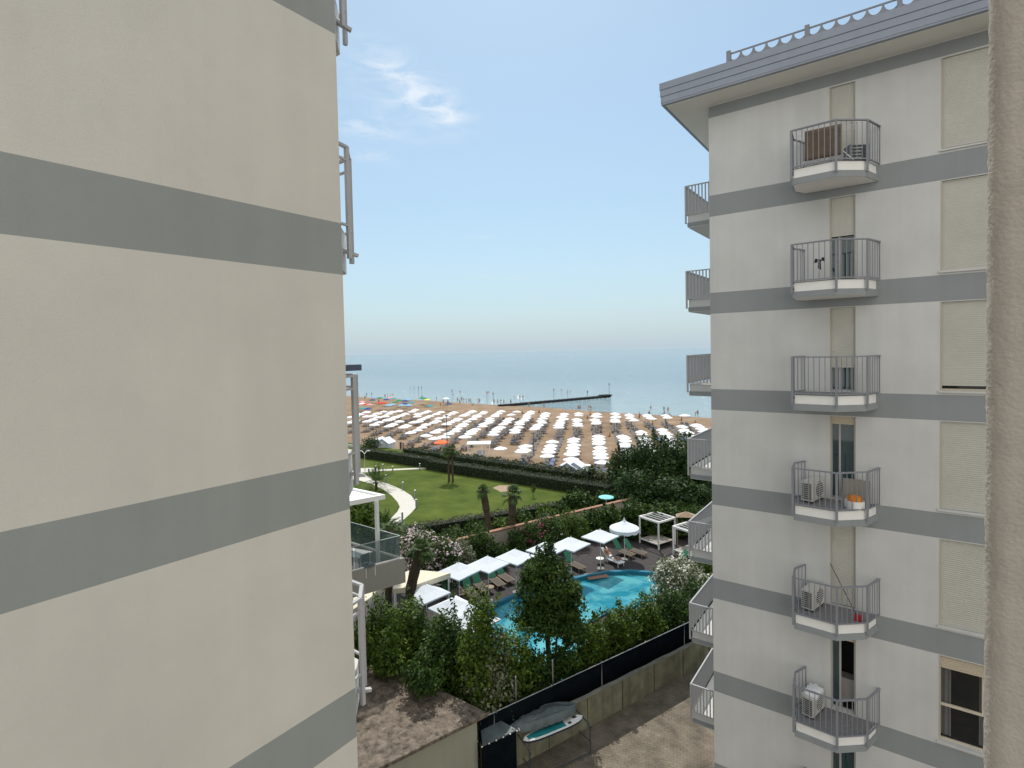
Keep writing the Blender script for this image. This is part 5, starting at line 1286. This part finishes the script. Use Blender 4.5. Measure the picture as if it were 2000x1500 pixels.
cols = {'red': (.55, .05, .04), 'pink': (.70, .28, .30), 'dark blue': (.03, .06, .22), 'light blue': (.20, .42, .62), 'green': (.03, .22, .12), 'yellow': (.72, .66, .12), 'teal': (.04, .30, .33), 'white': (.8, .8, .8)}
cme = {}
clist = [('red', 270, 648), ('pink', 312, 650), ('dark blue', 338, 604), ('light blue', 355, 576), ('red', 443, 634), ('light blue', 492, 656), ('light blue', 530, 650), ('green', 562, 624), ('teal', 540, 590), ('green', 600, 608), ('dark blue', 655, 613), ('light blue', 690, 600), ('dark blue', 648, 640),
         ('light blue', 692, 656), ('green', 822, 584), ('yellow', 872, 602), ('teal', 900, 662), ('white', 1055, 590), ('pink', 520, 582), ('teal', 252, 686), ('dark blue', 292, 690), ('green', 410, 584), ('pink', 236, 622), ('dark blue', 1080, 640), ('red', 405, 632), ('green', 850, 590), ('white', 240, 640), ('light blue', 625, 655), ('dark blue', 470, 600), ('teal', 720, 628)]
P_ = {}; clo = []
place = ['nearest the left building', 'close to the left building', 'left of the middle', 'just behind the rows of white ones', 'by the waterline', 'right of the yellow one', 'farthest back', 'between two white rows']
cnt = {}
for k, (cn, a, b) in enumerate(clist):
    P = at(660 + a / 5, 660 + b / 5, 1.0)
    if cn not in cme: cme[cn] = round_umbrella('beach_umbrella', mat('canvas_' + cn.replace(' ', '_'), cols[cn], .9, .05, 3), 1.15, 2.1, .4, 8); o = cme[cn]; P_[cn] = child_list(o); o.location = (P.x, P.y, ZS)
    else: o = dup(cme[cn], (P.x, P.y, ZS), random.uniform(0, 1), None, None, P_[cn])
    u = 'left' if a < 420 else ('middle' if a < 700 else 'right'); v = 'seaward' if b < 615 else 'inland'
    tag(o, f'{cn} umbrella on the crowded public beach, {u} part, {v} side', 'umbrella', 'coloured umbrellas on the public beach'); clo.append((o['label'], a, o))

for lab in set(c[0] for c in clo):
    same = sorted([c for c in clo if c[0] == lab], key=lambda c: c[1])
    for k, c in enumerate(same):
        if len(same) > 1: c[2]['label'] = ['leftmost', 'second', 'third', 'fourth', 'fifth'][k] + ' ' + lab
# people standing about on the beach and in the water
ppl = [('walking', 265, 608, 0), ('standing', 280, 560, 1), ('standing', 330, 557, 1), ('standing', 460, 578, 0), ('walking', 485, 578, 0), ('standing', 515, 575, 0), ('standing', 538, 573, 0), ('standing', 710, 500, 1), ('standing', 743, 500, 1), ('standing', 786, 495, 1), ('arms raised', 815, 492, 1),
       ('standing', 822, 590, 0), ('walking', 963, 615, 0), ('standing', 1115, 528, 1), ('standing', 1193, 540, 1), ('standing', 1130, 570, 1), ('walking', 1208, 605, 0), ('standing', 1228, 622, 0), ('standing', 1255, 622, 0), ('standing', 1281, 625, 0), ('walking', 1298, 632, 0), ('standing', 1168, 618, 0), ('standing', 1368, 625, 0), ('walking', 1382, 628, 0),
       ('standing', 1455, 545, 1), ('standing', 1470, 545, 1), ('standing', 1516, 555, 1), ('standing', 1728, 598, 1), ('standing', 1777, 588, 1), ('standing', 1808, 588, 1), ('walking', 1688, 632, 0), ('standing', 1867, 665, 0), ('standing', 1525, 630, 0), ('walking', 1560, 632, 0), ('standing', 1590, 635, 0), ('standing', 1620, 640, 0),
       ('standing', 382, 815, 0), ('walking', 440, 830, 0), ('standing', 400, 650, 0), ('standing', 1030, 650, 0), ('standing', 1075, 655, 0), ('standing', 1190, 650, 0), ('sitting', 1000, 660, 0), ('sitting', 1320, 660, 0)]
ppl = [(a, 660 + b / 5, 660 + c / 5, d) for a, b, c, d in ppl] + [('standing', 1082.6, 770, 1)][:0]
ppl += [(a, 1000 + b / 5, 660 + c / 5, d) for a, b, c, d in [('standing', 408, 516, 1), ('standing', 482, 525, 1), ('standing', 543, 537, 1), ('standing', 571, 537, 1), ('standing', 738, 538, 1), ('standing', 312, 670, 0), ('standing', 648, 690, 1), ('standing', 665, 692, 1), ('standing', 752, 705, 0), ('standing', 770, 712, 0),
        ('standing', 1484, 705, 1), ('standing', 1524, 710, 1), ('bending', 1790, 762, 1), ('standing', 1816, 765, 1), ('sitting', 1490, 735, 0), ('walking', 165, 670, 0), ('sitting', 1657, 810, 0), ('sitting', 1375, 850, 0), ('sitting', 1790, 845, 0), ('sitting', 265, 735, 0), ('sitting', 100, 745, 0), ('sitting', 425, 1120, 0), ('sitting', 20, 990, 0), ('standing', 1355, 700, 1)]]
plist = []; rnd = random.Random(4); cl = list(cloths); seen = {}
regs = lambda x: 'near the left building' if x < 780 else ('left of the pier' if x < 1000 else ('by the pier' if x < 1200 else 'at the right'))
rr = random.Random(9)
for k in range(34): ppl.append((rr.choice(['sitting', 'sitting', 'standing', 'walking']), rr.uniform(720, 1330), rr.uniform(812, 858), 0))
for (ps, px, py, sea) in ppl:
    zz = -1.65 if sea else ZS - .1
    g = at(px, py, zz if not sea else -1.6); 
    if not sea and g.y > 131: g.z = -1.2 - (g.y - 128) * .042
    if sea: g.z = -1.75 if g.y < 140 else -2.25
    c = rnd.choice(cl); sh_ = rnd.random() < .3; rg = regs(px)
    lab = f'{ps} person ' + ('in the shallow water ' if sea else 'on the sand ') + rg + (' in ' + c + (' clothes' if sh_ else ' swimwear'))
    plist.append((lab, px, person(g, rnd.uniform(0, 360), ps, c, lab, None, sh_)))
LR = ['leftmost', 'second from left', 'third from left', 'fourth from left', 'fifth from left', 'sixth from left', 'seventh', 'eighth', 'ninth', 'tenth']
for lab in sorted(set(p[0] for p in plist)):
    same = sorted([p for p in plist if p[0] == lab], key=lambda p: p[1])
    for k, p in enumerate(same):
        if len(same) > 1: p[2]['label'] = LR[k] + ' ' + lab
        p[2]['group'] = 'people on the beach and in the shallow water'

# pier and beacon
pa = at(975, 791.5, -1.0); pb = at(1190, 772, -.9); pi_ = empty('pier', (pa.x, pa.y, -1.6), math.atan2(pb.y - pa.y, pb.x - pa.x), 'long dark timber pier running out into the sea', 'pier'); L = (Vector((pb.x, pb.y)) - Vector((pa.x, pa.y))).length
mb = MB(); k = int(L / 1.2)
for i in range(k): mb.box(i * 1.2, i * 1.2 + 1.14, -.9, .9, .62, .74)
mb.build('deck', M['pierwood'], pi_)
for s in (-.75, .75): MB().box(0, L, s - .12, s + .12, .05, .62).build('beam', M['pierwood'], pi_)
for i in range(24):
    for s in (-.75, .75): MB().cyl((1 + i * (L - 2) / 23, s, -1.5), (1 + i * (L - 2) / 23, s, .38 + (.45 if s > 0 else .2)), .2, n=7).build('pile', M['pierwood'], pi_)
MB().box(L - 4, L, -1.4, 1.4, .60, 1.05).build('pier_head', M['pierwood'], pi_)
be = empty('beacon', (pb.x, pb.y, -.6), 0, 'thin beacon pole with a small lamp at the end of the pier', 'beacon'); MB().cyl((0, 0, -.1), (0, 0, 3.6), .07, .05).build('pole', M['slate'], be); MB().lathe([(0, 3.6), (.25, 3.6), (.25, 3.9), (0, 4.1)], n=8).build('lamp', M['slate'], be)

# beach huts, gazebo, poles
def hut(px, py, rz, lab, w_=2.2, g=None):
    P = at(px, py, ZS + .05); r = empty('beach_hut', (P.x, P.y, ZS), R(rz), lab, 'beach hut', 'pale beach huts'); a = w_ / 2
    mb = MB(); mb.add([(-a, -a, 0), (a, -a, 0), (a, a, 0), (-a, a, 0), (-a, -a, 2), (a, -a, 2), (a, a, 2), (-a, a, 2), (0, -a, 2.7), (0, a, 2.7)], [(0, 1, 5, 8, 4), (1, 2, 6, 5), (2, 3, 7, 9, 6), (3, 0, 4, 7)]); mb.build('walls', M['cabin'], r)
    mb = MB(); e = .22
    for s in (-1, 1): mb.hexa([(0, -a - e, 2.72), (s * (a + e), -a - e, 1.86), (s * (a + e), a + e, 1.86), (0, a + e, 2.72), (0, -a - e, 2.80), (s * (a + e), -a - e, 1.94), (s * (a + e), a + e, 1.94), (0, a + e, 2.80)])
    mb.build('roof', M['cabinroof'], r); MB().box(-.38, .38, -a - .03, -a - .004, .05, 1.85).build('door', M['white'], r)
hut(741, 885, 20, 'left one of the two pale blue beach huts beside the round dark bush'); hut(754, 885, 20, 'right one of the two pale blue beach huts beside the round dark bush')
hut(1111, 940, 20, 'left one of the two white roofed beach huts behind the hedge at the lamp'); hut(1124, 939, 20, 'right one of the two white roofed beach huts behind the hedge at the lamp')
P = at(936, 893, ZS); gz = empty('beach_gazebo', (P.x, P.y, ZS), R(36), 'white open gazebo on the sand behind the beach hedge', 'gazebo'); W_ = 1.75; H_ = 2.3
for sx in (-1, -.33, .33, 1): 
    for sy in (-1, 1): MB().box(sx * W_ - .06, sx * W_ + .06, sy * 1.2 - .06, sy * 1.2 + .06, 0, H_).build('post', M['white'], gz)
MB().box(-W_ - .2, W_ + .2, -1.4, 1.4, H_ + .001, H_ + .15).build('roof', M['white'], gz); MB().box(-.3, .9, -.5, .5, 0, 1.0).build('counter', M['cabin'], gz)
for px, y0, y1, lab in ((874, 912, 813, 'tall thin mast rising among the umbrellas behind the lawn palm'), (742, 858, 820, 'short pole on the sand near the left beach huts'), (1042, 905, 847, 'pole on the sand between the near umbrella rows')):
    P = at(px, y0 - 20, ZS); h = at_line(px, y1, (P.x, P.y), (.8, .59)).z - ZS; o = empty('beach_pole', (P.x, P.y, ZS), 0, lab, 'pole'); MB().cyl((0, 0, 0), (0, 0, h), .08, .05, n=6).build('mast', M['slate'], o); MB().lathe([(0, h + .3), (.3, h + .15), (.3, h), (0, h)], n=8).build('mast_head', M['slate'], o)
for px, py, lab in ((783, 888, 'dark post by the beach entrance'), (788, 890, 'brown post by the beach entrance')):
    P = at(px, py, ZS + .2); o = empty('entrance_post', (P.x, P.y, ZS), 0, lab, 'post'); MB().box(-.12, .12, -.12, .12, 0, 2.3).build('post_body', M['slate'] if 'dark' in lab else M['wood'], o); MB().box(-.16, .16, -.16, .16, 2.301, 2.36).build('post_cap', M['slate'], o)

# ------------------------------------------------------------------ things standing on the right building's balconies
def ac_unit(x, y, z, rz, lab):
    r = empty('air_conditioner', (x, y, z + .002), R(rz), lab, 'air conditioner', 'air conditioning units on the balconies')
    bevel(MB().box(-.38, .38, -.15, .15, .06, .60).build('casing', M['rail2'], r), .015)
    mb = MB(); mb.cyl((.08, -.152, .33), (.08, -.158, .33), .22, n=24); mb.build('fan_opening', M['dark'], r)
    mb = MB()
    for k in range(7): mb.box(-.14, .30, -.168, -.160, .15 + k * .06, .165 + k * .06)
    mb.build('grille', M['white'], r)
    mb = MB()
    for k in range(8): mb.box(-.392, -.381, -.12, .12, .12 + k * .055, .15 + k * .055)
    mb.build('side_louvre', M['slate'], r)
    for s in (-.28, .28): MB().box(s - .03, s + .03, -.14, .14, 0, .06).build('foot', M['slate'], r)
    return r
ac_unit(-1.98, 16.75, 12, 75, 'white air conditioner on the fourth balcony from the top, beside the orange tub')
ac_unit(-1.98, 16.75, 9, 75, 'white air conditioner on the balcony with the leaning broom')
ac_unit(-1.98, 16.75, 6, 75, 'white air conditioner under a pale cloth on the lowest balcony in view')
# drying rack and towel, top balcony
dr = empty('drying_rack', (-1.62, 16.5, 21.002), R(2), 'folding drying rack on the top balcony', 'drying rack')
for s in (-1, 1):
    MB().cyl((-.62, s * .28, 0), (.1, -s * .0 + s * .02, .92), .012, n=6).build('leg', M['white'], dr); MB().cyl((.62, s * .28, 0), (-.1, s * .02, .92), .012, n=6).build('leg', M['white'], dr)
for k in range(5): MB().cyl((-.72, -.24 + k * .12, .95), (.72, -.24 + k * .12, .95), .007, n=5).build('line', M['white'], dr)
tw = MB(); vs = []
for i in range(25):
    x = -.42 + .84 * i / 24
    for j in range(9): vs.append((x, -.262 - .012 * math.sin(i * .8) * (j / 8), .965 - .78 * j / 8))
tw.add(vs, [(i * 9 + j, (i + 1) * 9 + j, (i + 1) * 9 + j + 1, i * 9 + j + 1) for i in range(24) for j in range(8)])
o = tw.build('towel', M['brown'], None, True); o.location = (-1.66, 16.5, 21.0); o.rotation_euler = (0, 0, R(2)); tag(o, 'brown towel hanging over the drying rack on the top balcony', 'towel'); sm = o.modifiers.new('s', 'SOLIDIFY'); sm.thickness = .012
cr = empty('plastic_crate', (-.95, 16.72, 21.002), R(30), 'grey slatted crate at the right end of the top balcony', 'crate')
for k in range(5): MB().box(-.22, .22, -.16, -.14, .05 + k * .085, .10 + k * .085).build('slat', M['slate'], cr)
for sx in (-.22, .22): MB().box(sx - .02, sx + .02, -.16, .16, 0, .46).build('side', M['rail'], cr)
# dark clothes pegged on the second balcony
o = MB(); 
for k, (x0, x1, z0, z1) in enumerate(((-.13, -.05, .42, .52), (-.05, .03, .22, .50), (.03, .12, .40, .54))):
    o.hexa([(x0, -.012, z0 + .05 * k), (x1, -.012, z0), (x1, .012, z0), (x0, .012, z0 + .05 * k), (x0 + .02, -.015, z1), (x1 - .01, -.015, z1), (x1 - .01, .015, z1), (x0 + .02, .015, z1)])
    if k < 2: o.box(x1 - .03, x1 + .03, -.010, .010, z1 - .05, z1 - .02)
o = o.build('swimwear', M['darkcloth']); o.location = (-1.72, 16.1, 18.05); tag(o, 'dark swimwear hung on the railing of the second balcony from the top', 'swimwear')
# board and tub of orange flowers, fourth balcony
o = bevel(MB().box(-.31, .31, -.02, .02, .002, .68).build('cardboard_sheet', M['board']), .004); o.location = (-.98, 16.88, 12.0); o.rotation_euler = (R(-8), 0, R(-8)); tag(o, 'grey flat board leaning on the wall of the fourth balcony behind the orange tub', 'board')
tu = empty('planter_tub', (-.98, 16.5, 12.002), 0, 'round pale tub heaped with something orange on the fourth balcony', 'tub')
MB().lathe([(0, 0), (.19, 0), (.22, .22), (.20, .22), (.18, .18), (0, .18)], n=20).build('tub', M['white'], tu); mb = MB(); mb.lathe([(0, .36), (.10, .35), (.16, .30), (.19, .22), (.17, .19)], n=16); mb.build('orange_heap', M['potorange'], tu, True)
for a_ in (0, 90, 180, 270): MB().box(.205 * math.cos(R(a_)) - .02, .205 * math.cos(R(a_)) + .02, .205 * math.sin(R(a_)) - .02, .205 * math.sin(R(a_)) + .02, .03, .2).build('stripe', M['bluewhite'], tu)
# broom on the fifth balcony
br = empty('broom', (-.93, 16.55, 9.002), 0, 'broom with a red brush leaning across the fifth balcony', 'broom'); MB().cyl((0, 0, .12), (-.66, .5, 1.22), .012, n=6).build('handle', M['slate'], br); MB().box(-.06, .10, -.05, .05, 0, .16).build('brush', M['red'], br)
# pale cloth on the lowest unit
mb = MB(); vs = []
for i in range(13):
    for j in range(9): 
        x = -.30 + .6 * i / 12; y = -.2 + .4 * j / 8; e = max(abs(x) / .3, abs(y) / .2); vs.append((x, y, .04 + .05 * math.sin(i * 1.9) * math.cos(j * 1.4) + .05 * (1 - e) - (.10 if e > .95 else 0)))
mb.add(vs, [(i * 9 + j, (i + 1) * 9 + j, (i + 1) * 9 + j + 1, i * 9 + j + 1) for i in range(12) for j in range(8)]); o = mb.build('crumpled_cloth', M['whitefab'], None, True); o.location = (-1.98, 16.75, 6.63); o.rotation_euler = (0, 0, R(75)); tag(o, 'crumpled pale cloth lying on the air conditioner of the lowest balcony', 'cloth'); o.modifiers.new('s', 'SOLIDIFY').thickness = .01
# cabinet seen through the open lowest door
ca = empty('cabinet', (-1.28, 17.95, 6.04), 0, 'pale cabinet inside the open lowest balcony door', 'cabinet'); MB().box(-.2, .25, -.15, .15, .0, .62).build('body', M['soffit'], ca); MB().box(-.22, .27, -.17, .17, .621, .65).build('top', M['tabletop'], ca)
# a clothes line seen on one corner balcony
o = MB(); 
for k in range(3): o.cyl((-6.15, 19.6, 9.85 - k * .06), (-4.85, 22.2, 10.15 - k * .05), .006, n=4)
o = o.build('clothes_line', M['white']); tag(o, 'thin white clothes lines strung across the corner balcony above the fence', 'clothes line')
